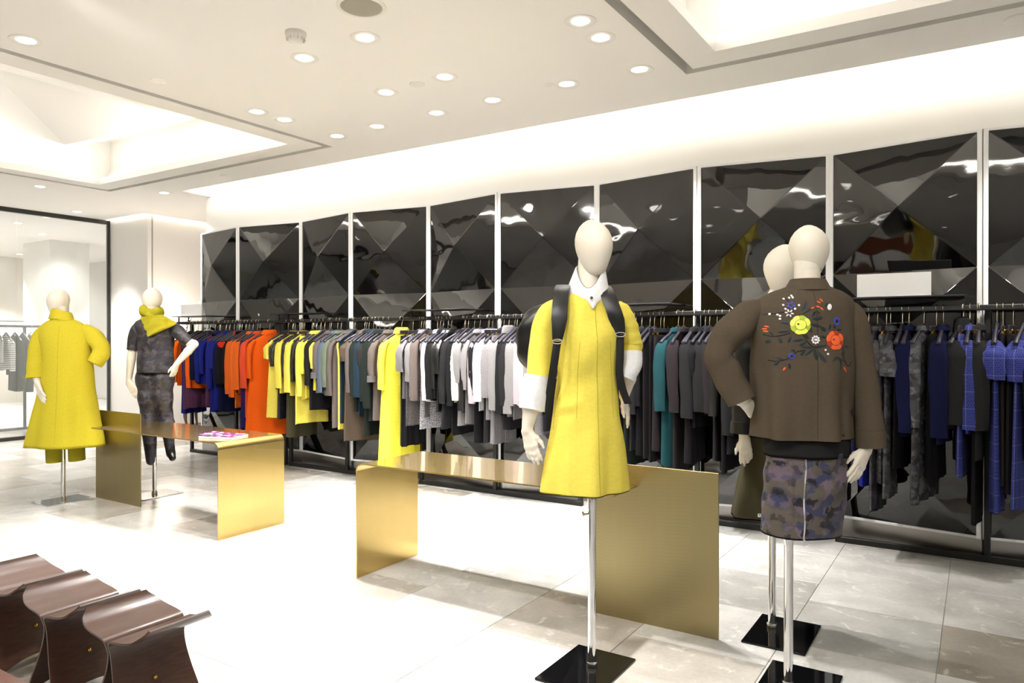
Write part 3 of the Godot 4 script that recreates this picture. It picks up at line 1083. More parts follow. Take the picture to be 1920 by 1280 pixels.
func racks() -> void:
	make_hangers()
	var labs := ["black garment rack holding orange, royal blue and purple tweed clothes", "black garment rack holding yellow, black satin and taupe clothes", "black garment rack holding grey tweed, white and black knitwear", "black garment rack of black jackets and a teal coat", "black garment rack holding blue plaid and grey camouflage clothes"]
	var xs := [-8.20, -6.39, -4.53, -2.67, -0.812]
	for i in 5:
		make_rack(labs[i], Vector3(xs[i], 0, -5.45), 0.0)
	hang([
		[330, "flame orange knitted top", "top", "orange", 722, 716], [336, "royal blue cropped trousers", "pants", "royal", 772, 0, {"w": 0.15}],
		[343, "purple and red tweed dress", "dress", "purple_tweed", 765, 0], [350, "purple tweed sleeveless shift", "dress", "purple_tweed", 762, 0],
		[358, "bright orange long-sleeved sweater", "sweater", "orange", 727, 726], [366, "dark navy fine-knit cardigan", "sweater", "navy", 717, 712],
		[374, "royal blue crew-neck sweater", "sweater", "royal", 718, 716], [381, "royal blue boxy jacket", "jacket", "royal", 719, 700], [388, "tweed skirt in purple and red", "skirt", "purple_tweed", 760, 0],
		[395, "cobalt blue shirt dress", "dress", "royal", 770, 728], [402, "bright blue draped blouse", "shirt", "royal", 768, 690], [409, "midnight navy long tunic", "top", "navy", 770, 722],
		[415, "black long-sleeved tee", "top", "black", 722, 720], [420, "scarlet silk blouse", "shirt", "red", 733, 650], [425, "black tailored blazer", "jacket", "black", 720, 718],
		[431, "burnt orange ribbed cardigan", "sweater", "rust", 740, 738], [438, "burnt orange long cardigan", "sweater", "rust", 762, 744], [446, "pale orange blouse", "shirt", "rust", 735, 730],
		[452, "indigo long dress", "dress", "indigo", 800, 0], [459, "coral red long coat", "coat", "coral", 780, 727], [471, "vivid orange wool coat with three-quarter sleeves", "coat", "orange", 812, 709, {"w": 0.26, "sr": 0.065, "lean": 0.02, "yaw": -0.22, "cs": 1.2}]])
	hang([
		[502, "lemon yellow short-sleeved dress", "dress", "yellow", 781, 672, {"sr": 0.07, "w": 0.22, "yaw": -0.25}], [512, "black satin camouflage short-sleeved top", "top", "camo_satin", 728, 686, {"sr": 0.065, "yaw": -0.22}], [519, "black jacquard pencil skirt", "skirt", "camo_satin", 782, 0],
		[524, "yellow long-sleeved blouse", "shirt", "yellow", 735, 727], [531, "black camouflage satin bomber", "jacket", "camo_satin", 730, 705, {"sr": 0.06, "yaw": -0.2}], [537, "olive long skirt", "skirt", "olive", 815, 0, {"w": 0.2}],
		[543, "yellow silk shirt", "shirt", "yellow", 740, 735], [551, "dark camouflage satin coat", "coat", "camo_satin", 769, 715, {"yaw": -0.2}], [557, "yellow pleated skirt", "skirt", "yellow", 791, 0, {"w": 0.22}],
		[564, "lemon yellow draped blouse", "shirt", "yellow", 748, 742], [571, "pale yellow shirt", "shirt", "lime", 745, 700], [579, "black sweater with grey hem bands", "sweater", "soft_black", 765, 722],
		[590, "bright yellow half-sleeved tee", "top", "lime", 730, 690], [597, "taupe jacket with turned cuffs", "jacket", "taupe", 735, 708, {"cuff": "mid_grey"}], [604, "slate blue shirt", "shirt", "slate", 738, 735], [610, "sage green silk shirt", "shirt", "sage", 740, 725],
		[620, "taupe tailored long coat", "coat", "taupe", 800, 741, {"yaw": -0.18}], [633, "yellow sheath dress with dark trim", "dress", "yellow", 803, 0], [637, "petrol blue sleeveless dress", "dress", "petrol", 790, 0], [645, "brown trench coat with rolled sleeves", "coat", "brown", 824, 676, {"sr": 0.062, "w": 0.22, "yaw": -0.2}],
		[657, "grey-brown fine jacket", "jacket", "taupe", 745, 735], [664, "charcoal green blazer", "jacket", "forest", 770, 742], [671, "deep petrol blouse", "shirt", "petrol", 778, 744], [678, "charcoal top with studded sleeves", "top", "charcoal", 760, 694],
		[684, "dark forest green coat", "coat", "forest", 812, 752], [692, "dark green wool jacket", "jacket", "forest", 786, 765], [701, "brown jacket with grey turned cuffs", "jacket", "taupe", 785, 715, {"cuff": "mid_grey"}],
		[716, "acid yellow full-length coat", "coat", "acid", 857, 730, {"w": 0.24, "sr": 0.058, "yaw": -0.12, "cs": 1.4}]])
	hang([
		[746, "black wide trousers", "pants", "soft_black", 832, 0, {"w": 0.17}], [752, "grey marled short-sleeved top", "top", "mid_grey", 745, 696, {"sr": 0.075, "yaw": -0.2, "sm": "heather"}], [760, "dark grey tweed skirt", "skirt", "dark_tweed", 795, 0, {"w": 0.2, "yaw": -0.15}],
		[768, "pale grey melange shirt", "shirt", "light_grey", 744, 715], [776, "taupe wool tunic", "top", "taupe", 752, 750], [787, "black and white tweed sleeveless coat", "coat", "tweed", 801, 0, {"w": 0.2, "yaw": -0.2}], [794, "black speckled tweed skirt", "skirt", "dark_tweed", 778, 0],
		[799, "crisp white poplin shirt", "shirt", "white", 752, 750], [805, "black slim blazer", "jacket", "black", 750, 748], [812, "black leather jacket", "jacket", "leather", 745, 728], [820, "black leather biker jacket", "jacket", "leather", 770, 700],
		[832, "black shaggy wool coat", "coat", "soft_black", 800, 756, {"w": 0.24, "sr": 0.072, "yaw": -0.2}], [846, "black long wool coat", "coat", "black", 812, 760], [852, "cream crepe top", "top", "cream", 752, 750], [860, "light grey short-sleeved sweater", "sweater", "light_grey", 796, 717],
		[870, "black quilted jacket", "jacket", "satin_black", 772, 770, {"yaw": -0.15}], [877, "pale grey long shirt", "shirt", "light_grey", 793, 730], [883, "black crepe dress", "dress", "black", 826, 740], [888, "blush white blouse", "shirt", "lilac", 757, 756],
		[897, "white cotton shirt", "shirt", "white", 768, 752], [905, "charcoal wide trousers", "pants", "charcoal", 826, 0], [911, "heather grey open cardigan", "sweater", "heather", 786, 745], [918, "heather grey wool trousers", "pants", "heather", 828, 0],
		[927, "light grey ribbed turtleneck sweater", "sweater", "light_grey", 770, 768, {"collar": true, "cs": 1.6}], [937, "black ribbed long sweater", "sweater", "black", 776, 775], [945, "black merino sweater", "sweater", "soft_black", 803, 760], [953, "pale grey knitted pullover", "sweater", "light_grey", 779, 775],
		[962, "light grey ribbed cardigan", "sweater", "light_grey", 784, 760], [970, "pale lilac sweater", "sweater", "lilac", 760, 757], [980, "white boucle sweater", "sweater", "white", 765, 760], [992, "grey melange long cardigan", "sweater", "light_grey", 800, 780], [1006, "speckled grey coat", "coat", "heather", 812, 770], [1018, "black silk slip", "dress", "black", 806, 0]])
	hang([
		[1158, "black knitted cardigan", "sweater", "black", 790, 770], [1170, "bottle green long skirt", "skirt", "forest", 868, 0], [1182, "black fine wool jacket", "jacket", "soft_black", 840, 775], [1193, "black draped long cardigan", "sweater", "black", 850, 760], [1206, "plum black dress", "dress", "plum", 855, 0], [1214, "black narrow trousers", "pants", "black", 860, 0],
		[1224, "brown-black pleated trousers", "pants", "plum", 840, 0], [1240, "teal tailored coat", "coat", "teal", 868, 770, {"yaw": -0.1}], [1262, "dark plum coat with folded cuffs", "coat", "plum", 880, 772], [1272, "emerald teal silk camisole", "top", "teal", 706, 0, {"w": 0.17}], [1285, "black tailored coat with notched cuffs", "coat", "soft_black", 865, 783],
		[1299, "black silk shirt", "shirt", "black", 800, 705], [1311, "black crepe jacket", "jacket", "soft_black", 772, 771], [1323, "soft black jersey jacket", "jacket", "plum", 774, 773], [1337, "glossy black satin blouse", "shirt", "satin_black", 860, 779], [1352, "black long pleated dress", "dress", "black", 880, 0],
		[1366, "black honeycomb knitted sweater", "sweater", "soft_black", 848, 815], [1385, "charcoal satin bomber jacket", "jacket", "satin_black", 800, 780], [1402, "black wool tunic", "top", "black", 850, 780]])
	hang([
		[1600, "navy wool jacket", "jacket", "navy", 870, 800], [1618, "bright blue silk dress", "dress", "royal", 905, 0], [1634, "mauve camouflage shirt coat", "coat", "camo_dark", 952, 840], [1648, "grey camouflage trousers", "pants", "camo_grey", 900, 0], [1660, "grey camouflage slim coat", "coat", "camo_grey", 930, 705],
		[1680, "black sleeveless dress", "dress", "black", 875, 0], [1694, "navy blue long shirt", "shirt", "navy", 815, 810], [1712, "charcoal camouflage long coat", "coat", "camo_grey", 935, 800, {"w": 0.23, "yaw": -0.1}], [1742, "black straight trousers", "pants", "black", 893, 0], [1760, "dark blue blouse", "shirt", "navy", 830, 820],
		[1783, "charcoal hooded jacket with a neck chain", "jacket", "charcoal", 800, 795, {"sr": 0.075, "cs": 2.0, "yaw": -0.15}], [1796, "blue plaid skirt", "skirt", "plaid", 888, 0], [1812, "blue plaid long-sleeved jacket", "jacket", "plaid", 812, 805], [1824, "black chiffon skirt", "skirt", "black", 975, 0], [1838, "charcoal wool blazer", "jacket", "charcoal", 860, 806],
		[1856, "blue plaid dress with wide short sleeves", "dress", "plaid", 955, 710, {"sr": 0.07}], [1878, "charcoal slim trousers", "pants", "charcoal", 905, 0], [1890, "black flannel trousers", "pants", "soft_black", 920, 0], [1905, "blue woven plaid dress with flared sleeves", "dress", "plaid", 948, 715, {"sr": 0.06, "w": 0.24, "yaw": -0.12}], [1935, "black evening jacket", "jacket", "black", 860, 800]])

# ---------- sheets with thickness ----------
func slab(mb: MB, grid: Array, th: float) -> void:
	var r := grid.size()
	var c: int = grid[0].size()
	var A := []
	var B := []
	for i in r:
		var ra := []
		var rb := []
		for j in c:
			var du: Vector3 = grid[mini(i + 1, r - 1)][j] - grid[maxi(i - 1, 0)][j]
			var dv: Vector3 = grid[i][mini(j + 1, c - 1)] - grid[i][maxi(j - 1, 0)]
			var n := du.cross(dv).normalized() * (th / 2)
			ra.append(grid[i][j] + n)
			rb.append(grid[i][j] - n)
		A.append(ra)
		B.append(rb)
	mb.loft(A, false, false, false)
	var s := mb.ix.size()
	mb.loft(B, false, false, false)
	for k in range(s, mb.ix.size(), 3):
		var q := mb.ix[k]
		mb.ix[k] = mb.ix[k + 1]
		mb.ix[k + 1] = q
	for e in 4:
		var st := []
		if e < 2:
			var i := 0 if e == 0 else r - 1
			for j in c:
				st.append([A[i][j], B[i][j]])
		else:
			var j := 0 if e == 2 else c - 1
			for i in r:
				st.append([A[i][j], B[i][j]])
		mb.loft(st, false, false, false)
func curve(pts: Array, rows: int) -> Array:
	var o := []
	for i in rows:
		o.append(MB.cr(pts, float(i) / (rows - 1) * (pts.size() - 1)))
	return o

# ---------- folded brass tables ----------
func brass_table(label: String, x_leg: float, x_end: float, x_p0: float, x_p1: float, z0: float, z1: float) -> void:
	var t := thing("brass_table", label, "table", Vector3(x_leg, 0, (z0 + z1) / 2))
	var dir := signf(x_end - x_leg)
	var hy := 0.672
	var r := 0.045
	var path := [Vector2(0, 0.0), Vector2(0, 0.2), Vector2(0, 0.45), Vector2(0, hy - r)]
	for i in range(1, 9):
		var a := PI / 2 * i / 8
		path.append(Vector2(dir * r * (1 - cos(a)), hy - r + r * sin(a)))
	var len_ := absf(x_end - x_leg)
	for i in range(1, 5):
		path.append(Vector2(dir * lerpf(r, len_, i / 4.0), hy))
	var grid := []
	for p in path:
		var row := []
		for j in 5:
			row.append(Vector3(p.x, p.y, lerpf(-0.5, 0.5, j / 4.0) * (z1 - z0)))
		grid.append(row)
	var mb := MB.new()
	slab(mb, grid, 0.008)
	put("folded_top", mb, M.brass, t, "polished brass sheet bent down into a leg")
	mb = MB.new()
	mb.cbox(Vector3((x_p0 + x_p1) / 2 - x_leg, 0.3875, 0), Vector3(absf(x_p1 - x_p0), 0.775, 0.009), 0.001)
	put("upright_plate", mb, M.bronze, t, "dull brushed bronze plate standing above the top")

func tables() -> void:
	brass_table("folded brass display table with a magazine on top", -4.445, -6.10, -6.572, -5.875, -3.72, -3.15)
	brass_table("folded brass display table with bare top behind the yellow dress mannequin", -3.062, -1.42, -1.65, -1.015, -3.64, -3.09)
	# magazine
	var p := at_h(419, 819, 0.677)
	var t := thing("magazine", "closed magazine with a pink and purple cover on brass table", "magazine", Vector3(p.x, 0.6762, p.z), 0.35)
	var mb := MB.new()
	mb.cbox(Vector3(0, 0.008, 0), Vector3(0.275, 0.014, 0.20), 0.001)
	put("pages", mb, M.paper, t)
	mb = MB.new()
	var grid := []
	for i in 7:
		var row := []
		for j in 3:
			row.append(Vector3(-0.14 + 0.28 * i / 6, 0.0165 + 0.012 * pow(1.0 - i / 6.0, 3), -0.102 + 0.102 * j))
		grid.append(row)
	slab(mb, grid, 0.0015)
	var cv := tri(mat(Color.WHITE, 0.25), Vector3.ONE * 4.0)
	var a := noise_bytes(128, 0.03, 301, 2, 20.0)
	cv.albedo_texture = tex(128, func(_x, _y, i):
		return Color(0.66, 0.58, 0.66) if a[i] > 165 else (Color(0.50, 0.26, 0.46) if a[i] > 120 else Color(0.24, 0.14, 0.28)))
	put("cover", mb, cv, t)

# ---------- bent-plywood stools ----------
func stools() -> void:
	var labs := ["dark rosewood butterfly stool at the open end of the row", "dark rosewood butterfly stool in the middle of the row", "dark rosewood butterfly stool beyond the middle one of the row"]
	var pos := [Vector3(-2.61, 0, -1.55), Vector3(-3.06, 0, -1.545), Vector3(-3.512, 0, -1.55)]
	var shell := MB.new()
	var prof := curve([Vector3(0.207, 0.392, 0.128), Vector3(0.192, 0.371, 0.138), Vector3(0.155, 0.348, 0.150), Vector3(0.105, 0.337, 0.155), Vector3(0.055, 0.331, 0.156), Vector3(0.020, 0.323, 0.155), Vector3(0.0075, 0.302, 0.150), Vector3(0.008, 0.265, 0.142), Vector3(0.020, 0.21, 0.143), Vector3(0.045, 0.14, 0.150), Vector3(0.076, 0.07, 0.158), Vector3(0.102, 0.0, 0.163)], 46)
	var grid := []
	for i in prof.size():
		var q: Vector3 = prof[i]
		var row := []
		for j in 13:
			var u := -1.0 + 2.0 * j / 12
			var y := q.y
			var x := q.x
			var low := clampf((0.09 - q.y) / 0.09, 0, 1)
			y += low * low * 0.042 * (1.0 - u * u)     # arched lower edge
			x -= low * low * 0.014 * (1.0 - u * u)
			var up := clampf((q.x - 0.185) / 0.022, 0, 1) if q.y > 0.3 else 0.0
			var hw := q.z - up * 0.012 * (1.0 if absf(u) > 0.95 else 0.0)
			row.append(Vector3(x, y, u * hw))
		grid.append(row)
	slab(shell, grid, 0.0075)
	var sm := shell.mesh()
	for k in 3:
		var t := thing("butterfly_stool", labs[k], "stool", pos[k])
		for s in 2:
			var o := put_mesh("shell", sm, M.wood, t)
			o.rotation.y = PI * s
		var mb := MB.new()   # brass bolt and stretcher rod
		mb.tube([Vector3(-0.044, 0.15, 0), Vector3(0.044, 0.15, 0)], [0.005, 0.005], 8)
		put("stretcher", mb, M.gold, t)
		for s in [-1.0, 1.0]:
			mb = MB.new()
			mb.lathe(Vector3(s * 0.0465, 0.15, 0), [[0.002, 0.0], [0.008, 0.001], [0.009, 0.005], [0.006, 0.009], [0.001, 0.011]], 12, Basis(Vector3.FORWARD, s * PI / 2))
			put("bolt", mb, M.gold, t, "small brass bolt head")
	# corner of a low lacquered table in front of the stools
	var t := thing("low_table", "low lacquered red-brown plank table in front of the stools", "table", Vector3(-2.55, 0, -0.72))
	for i in 4:
		var mb := MB.new()
		mb.cbox(Vector3(-0.435 + 0.29 * i, 0.395, 0), Vector3(0.286, 0.03, 0.58), 0.003)
		put("plank", mb, M.redwood, t)
	for sx in [-1.0, 1.0]:
		for sz in [-1.0, 1.0]:
			var mb := MB.new()
			mb.cbox(Vector3(sx * 0.52, 0.19, sz * 0.23), Vector3(0.05, 0.38, 0.05), 0.004)
			put("leg", mb, M.oldwood, t)

# ---------- mannequins ----------
var mD := 1.0
var mX := 0.0
func L(px: float, py: float, z := 0.0) -> Vector3:
	return Vector3((px - 960.0) * (mD - z) / F - mX, 1.4 + (635.0 - py) * (mD - z) / F, z)
# garment sections: [pixel y, pixel x of either edge, half depth, centre z]; the silhouette lies in the mannequin's own plane
func sec(secs: Array, py: float) -> Array:
	var i := 0
	while i < secs.size() - 2 and py > secs[i + 1][0]:
		i += 1
	var f: float = clampf((py - secs[i][0]) / (secs[i + 1][0] - secs[i][0]), 0, 1)
	var q := []
	for k in range(1, 5):
		var a := []
		for s in secs:
			a.append(float(s[k]))
		q.append(MB.cr(a, i + f))
	return q
func cloth_pt(secs: Array, py: float, th: float, fold) -> Vector3:
	var q := sec(secs, py)
	var a := L(q[0], py)
	var b := L(q[1], py)
	var v: float = (py - secs[0][0]) / (secs[-1][0] - secs[0][0])
	var k: float = fold.call(th, v) if fold != null else 0.0
	var hw := (b.x - a.x) / 2
	return Vector3((a.x + b.x) / 2 + cos(th) * (hw + k), a.y, q[3] + sin(th) * (q[2] + k))
func cloth(mb: MB, secs: Array, rows: int, n: int, fold = null, cap0 := false, cap1 := false) -> void:
	var rings := []
	for i in rows:
		var py := lerpf(secs[0][0], secs[-1][0], float(i) / (rows - 1))
		var ring := []
		for j in n:
			ring.append(cloth_pt(secs, py, TAU * j / n, fold))
		rings.append(ring)
	# turned hem: the cloth folds back inside
	var last: Array = rings[-1]
	var mid := Vector3.ZERO
	for p in last:
		mid += p
	mid /= n
	var inner := []
	for p in last:
		inner.append(p.lerp(mid, 0.035) + Vector3(0, 0.02, 0))
	rings.append(inner)
	mb.loft(rings, cap0, cap1)
func on_cloth(secs: Array, px: float, py: float, out: float, fold) -> Vector3:
	var q := sec(secs, py)
	var c: float = (q[0] + q[1]) / 2.0
	var th := acos(clampf((px - c) / ((q[1] - q[0]) / 2.0), -0.98, 0.98))
	var p := cloth_pt(secs, py, th, fold)
	return p + Vector3(cos(th) * 0.5, 0, sin(th)).normalized() * out
func egg(mb: MB, top: Vector3, chin: Vector3, w: float, d: float, face: Vector3) -> void:
	var prof := [[0.0, 0.02], [0.012, 0.2], [0.05, 0.42], [0.12, 0.66], [0.22, 0.86], [0.33, 0.97], [0.43, 1.0], [0.53, 0.97], [0.63, 0.89], [0.73, 0.77], [0.82, 0.67], [0.90, 0.56], [0.955, 0.42], [0.985, 0.26], [0.998, 0.10], [1.0, 0.02]]
	var ax := (chin - top)
	var f := (face - ax.normalized() * face.dot(ax.normalized())).normalized()
	var sd := ax.normalized().cross(f)
	var rings := []
	for q in prof:
		var ring := []
		for j in 36:
			var th := TAU * j / 36
			ring.append(top + ax * q[0] + f * (0.012 * sin(q[0] * PI) + 0.018 * q[0]) + f * sin(th) * d * q[1] + sd * cos(th) * w * q[1])
		rings.append(ring)
	mb.loft(rings)
func hand(bones: Array, wrist: Vector3, dir: Vector3, palm: Vector3, thumb: float, curl: Array, sc := 1.0) -> void:
	var y := -dir.normalized()
	var z := (palm - y * palm.dot(y)).normalized()
	var x := y.cross(z) * thumb
	var T := func(p: Vector3) -> Vector3: return wrist + (x * p.x + y * p.y + z * p.z) * sc
	var kx := [0.028, 0.0095, -0.0095, -0.027]
	var ln := [0.078, 0.088, 0.081, 0.063]
	for i in 4:
		bones.append([T.call(Vector3(kx[i] * 0.55, -0.005, 0)), T.call(Vector3(kx[i], -0.086 + 0.004 * absf(i - 1.0), 0)), 0.0165 * sc, 0.0108 * sc])
		var p := Vector3(kx[i], -0.086 + 0.004 * absf(i - 1.0), 0)
		var a: float = 0.06 + curl[i] * 0.5
		var sp: float = (1.5 - i) * curl[4]
		for s in 3:
			var l: float = ln[i] * [0.45, 0.31, 0.24][s]
			var q := p + Vector3(sin(sp), -cos(a), sin(a)).normalized() * l
			bones.append([T.call(p), T.call(q), [0.0092, 0.0084, 0.0076][s] * sc, [0.0084, 0.0076, 0.0062][s] * sc])
			p = q
			a += curl[i]
	var tp := [Vector3(0.014, -0.018, 0.006), Vector3(0.038, -0.048, 0.014), Vector3(0.052, -0.076, 0.018), Vector3(0.058, -0.102, 0.018)]
	for s in 3:
		bones.append([T.call(tp[s]), T.call(tp[s + 1]), [0.0135, 0.0105, 0.0088][s] * sc, [0.0105, 0.0088, 0.0066][s] * sc])
func arm(t: Node3D, elbow: Vector3, wrist: Vector3, tip: Vector3, palm: Vector3, thumb: float, curl: Array, cell := 0.0042) -> void:
	var b := [[elbow, elbow.lerp(wrist, 0.35), 0.036, 0.036], [elbow.lerp(wrist, 0.35), wrist, 0.036, 0.0225]]
	hand(b, wrist, tip - wrist, palm, thumb, curl, clampf((tip - wrist).length() / 0.175, 0.8, 1.1))
	var mb := MB.new()
	nets(mb, b, cell, 0.009)
	put("arm", mb, M.plaster, t, "off-white mannequin forearm and hand")
func stand(t: Node3D, h: float, plate: Material, px_off := Vector3.ZERO) -> void:
	var mb := MB.new()
	mb.cbox(px_off.rotated(Vector3.UP, -YAW) + Vector3(0, 0.005, 0), Vector3(0.28, 0.01, 0.39), 0.002, Basis(Vector3.UP, -YAW))
	put("base_plate", mb, plate, t)
	mb = MB.new()
	mb.lathe(Vector3.ZERO, [[0.022, 0.01], [0.024, 0.012], [0.024, 0.03], [0.018, 0.034], [0.018, h * 0.8], [0.0195, h * 0.8 + 0.002], [0.0195, h * 0.8 + 0.05], [0.015, h * 0.8 + 0.054], [0.015, h]], 18)
	put("pole", mb, M.chrome, t)
func begin(label: String, px: float, py: float) -> Node3D:
	var p := at_h(px, py, 0.0)
	mD = p.dot(FW)
	mX = p.dot(RT)
	return thing("mannequin", label, "mannequin", p, YAW)
func folds(n: float, amp: float, ph: float) -> Callable:
	return func(th: float, v: float) -> float:
		var u := clampf((v - 0.25) / 0.75, 0, 1)
		return amp * u * (sin(n * th + ph) + 0.5 * sin((n * 2 - 1) * th + ph * 2.3 + v * 2.0)) + 0.0035 * sin(v * 19.0 + 2.0 * sin(th * 2.0 + ph)) * (1 - u)
func wrinkle(amp: float, fr: float, ph: float) -> Callable:
	return func(th: float, v: float) -> float: return amp * (sin(v * fr + 2.0 * sin(th + ph)) * 0.6 + 0.5 * sin(v * fr * 0.47 + th * 2.0 + ph) + 0.4 * sin(3.0 * th + ph))
# patch of embroidery on a cloth surface; outline in pixels round a centre
func patch(parent: Node, called: String, secs: Array, fold, shapes: Array, parts: Array) -> void:
	var mb := MB.new()
	mb.colored = true
	for s in shapes:   # [cx, cy, rx, ry, angle, colour, lift]
		mb.cur = s[5]
		var n := 12
		var c := mb.add(on_cloth(secs, s[0], s[1], s[6] + 0.0022, fold))
		var st := mb.v.size()
		for j in n:
			var th := TAU * j / n
			var q := Vector2(cos(th) * s[2], sin(th) * s[3]).rotated(s[4])
			mb.add(on_cloth(secs, s[0] + q.x, s[1] + q.y, s[6], fold))
		for j in n:
			mb.tri(c, st + (j + 1) % n, st + j)
	put(called, mb, parts[0], parent)

func mannequins() -> void:
	coat_mannequin()
	camo_mannequin()
	dress_mannequin()
	leather_mannequin()
	jacket_mannequin()

func coat_mannequin() -> void:
	var t := begin("mannequin in a long mustard yellow coat and cropped trousers", 118, 939)
	stand(t, 0.7, M.chrome)
	var mb := MB.new()
	egg(mb, L(113, 541), L(108, 594), 0.088, 0.10, Vector3(-0.75, 0, -0.6))
	put("head", mb, M.plaster, t)
	mb = MB.new()
	mb.tube([L(116, 574, 0.0), L(116, 590), L(116, 606)], [0.056, 0.054, 0.065], 20, 8)
	put("neck", mb, M.plaster, t)
	var f := folds(5, 0.016, 0.7)
	var secs := [[597, 101, 134, 0.07, -0.01], [603, 88, 148, 0.095, 0.0], [612, 78, 162, 0.115, 0.0], [628, 75, 169, 0.135, 0.0], [660, 81, 171, 0.145, 0.01], [700, 81, 175, 0.155, 0.01], [745, 76, 180, 0.175, 0.01], [790, 66, 187, 0.20, 0.01], [835, 56, 195, 0.22, 0.01]]
	mb = MB.new()
	cloth(mb, secs, 44, 56, f)
	var coat := put("coat", mb, M.mustard_wool, t, "long mustard yellow wool coat")
	mb = MB.new()
	mb.tube([L(84, 616, 0.0), L(76, 634, 0.01), L(71, 662, 0.04), L(68, 690, 0.07), L(67, 709, 0.085)], [0.045, 0.070, 0.074, 0.073, 0.075], 22, 26, wrinkle(0.035, 22.0, 1.0), true)
	put("sleeve", mb, M.mustard_wool, coat)
	mb = MB.new()
	mb.tube([L(156, 614, 0.0), L(172, 628, -0.01), L(186, 645, -0.02), L(190, 659, 0.0), L(184, 671, 0.03), L(177, 682, 0.05)], [0.045, 0.070, 0.072, 0.070, 0.067, 0.065], 22, 30, wrinkle(0.05, 30.0, 2.0), true)
	put("sleeve", mb, M.mustard_wool, coat)
	mb = MB.new()   # stand collar, one tip folded out
	var rr := []
	for e in [[604, 94, 140, 0.092], [592, 99, 134, 0.076], [581, 99, 132, 0.068], [579, 98, 133, 0.072], [588, 96, 136, 0.082], [598, 93, 142, 0.094]]:
		var ring := []
		for j in 30:
			var th := TAU * j / 30
			var a := L(e[1], e[0])
			var b := L(e[2], e[0])
			ring.append(Vector3((a.x + b.x) / 2 + cos(th) * (b.x - a.x) / 2, a.y - 0.03 * maxf(0, cos(th)) - 0.02 * maxf(0, -sin(th)), sin(th) * e[3]))
		rr.append(ring)
	mb.loft(rr, false, false)
	put("collar", mb, M.mustard_wool, coat)
	mb = MB.new()   # seam down the back
	var sp := []
	var sr := []
	for i in 20:
		sp.append(on_cloth(secs, 127 + i * 0.35, 602 + i * 11.8, 0.0005, f))
		sr.append(0.0016)
	mb.tube(sp, sr, 5)
	put("back_seam", mb, M.olive_yellow, coat)
	mb = MB.new()
	for q in [[103, 15, 866, 118], [143, 12.5, 863, 130]]:
		var m := mD / F
		mb.tube([L(q[0], 800), L(q[0], 835), L(q[0] + 1, q[2])], [Vector2(q[1] * m, 0.085), Vector2(q[1] * m, 0.085), Vector2(q[1] * m, 0.08)], 20, 12, wrinkle(0.02, 9.0, 0.4), false, Vector3.FORWARD)
	put("trousers", mb, M.olive_yellow, t, "cropped olive yellow trousers")
	arm(t, L(68, 690, 0.07), L(70, 719, 0.13), L(82, 757, 0.20), Vector3(0.6, 0, -0.8), 1.0, [0.12, 0.1, 0.12, 0.16, 0.03], 0.005)

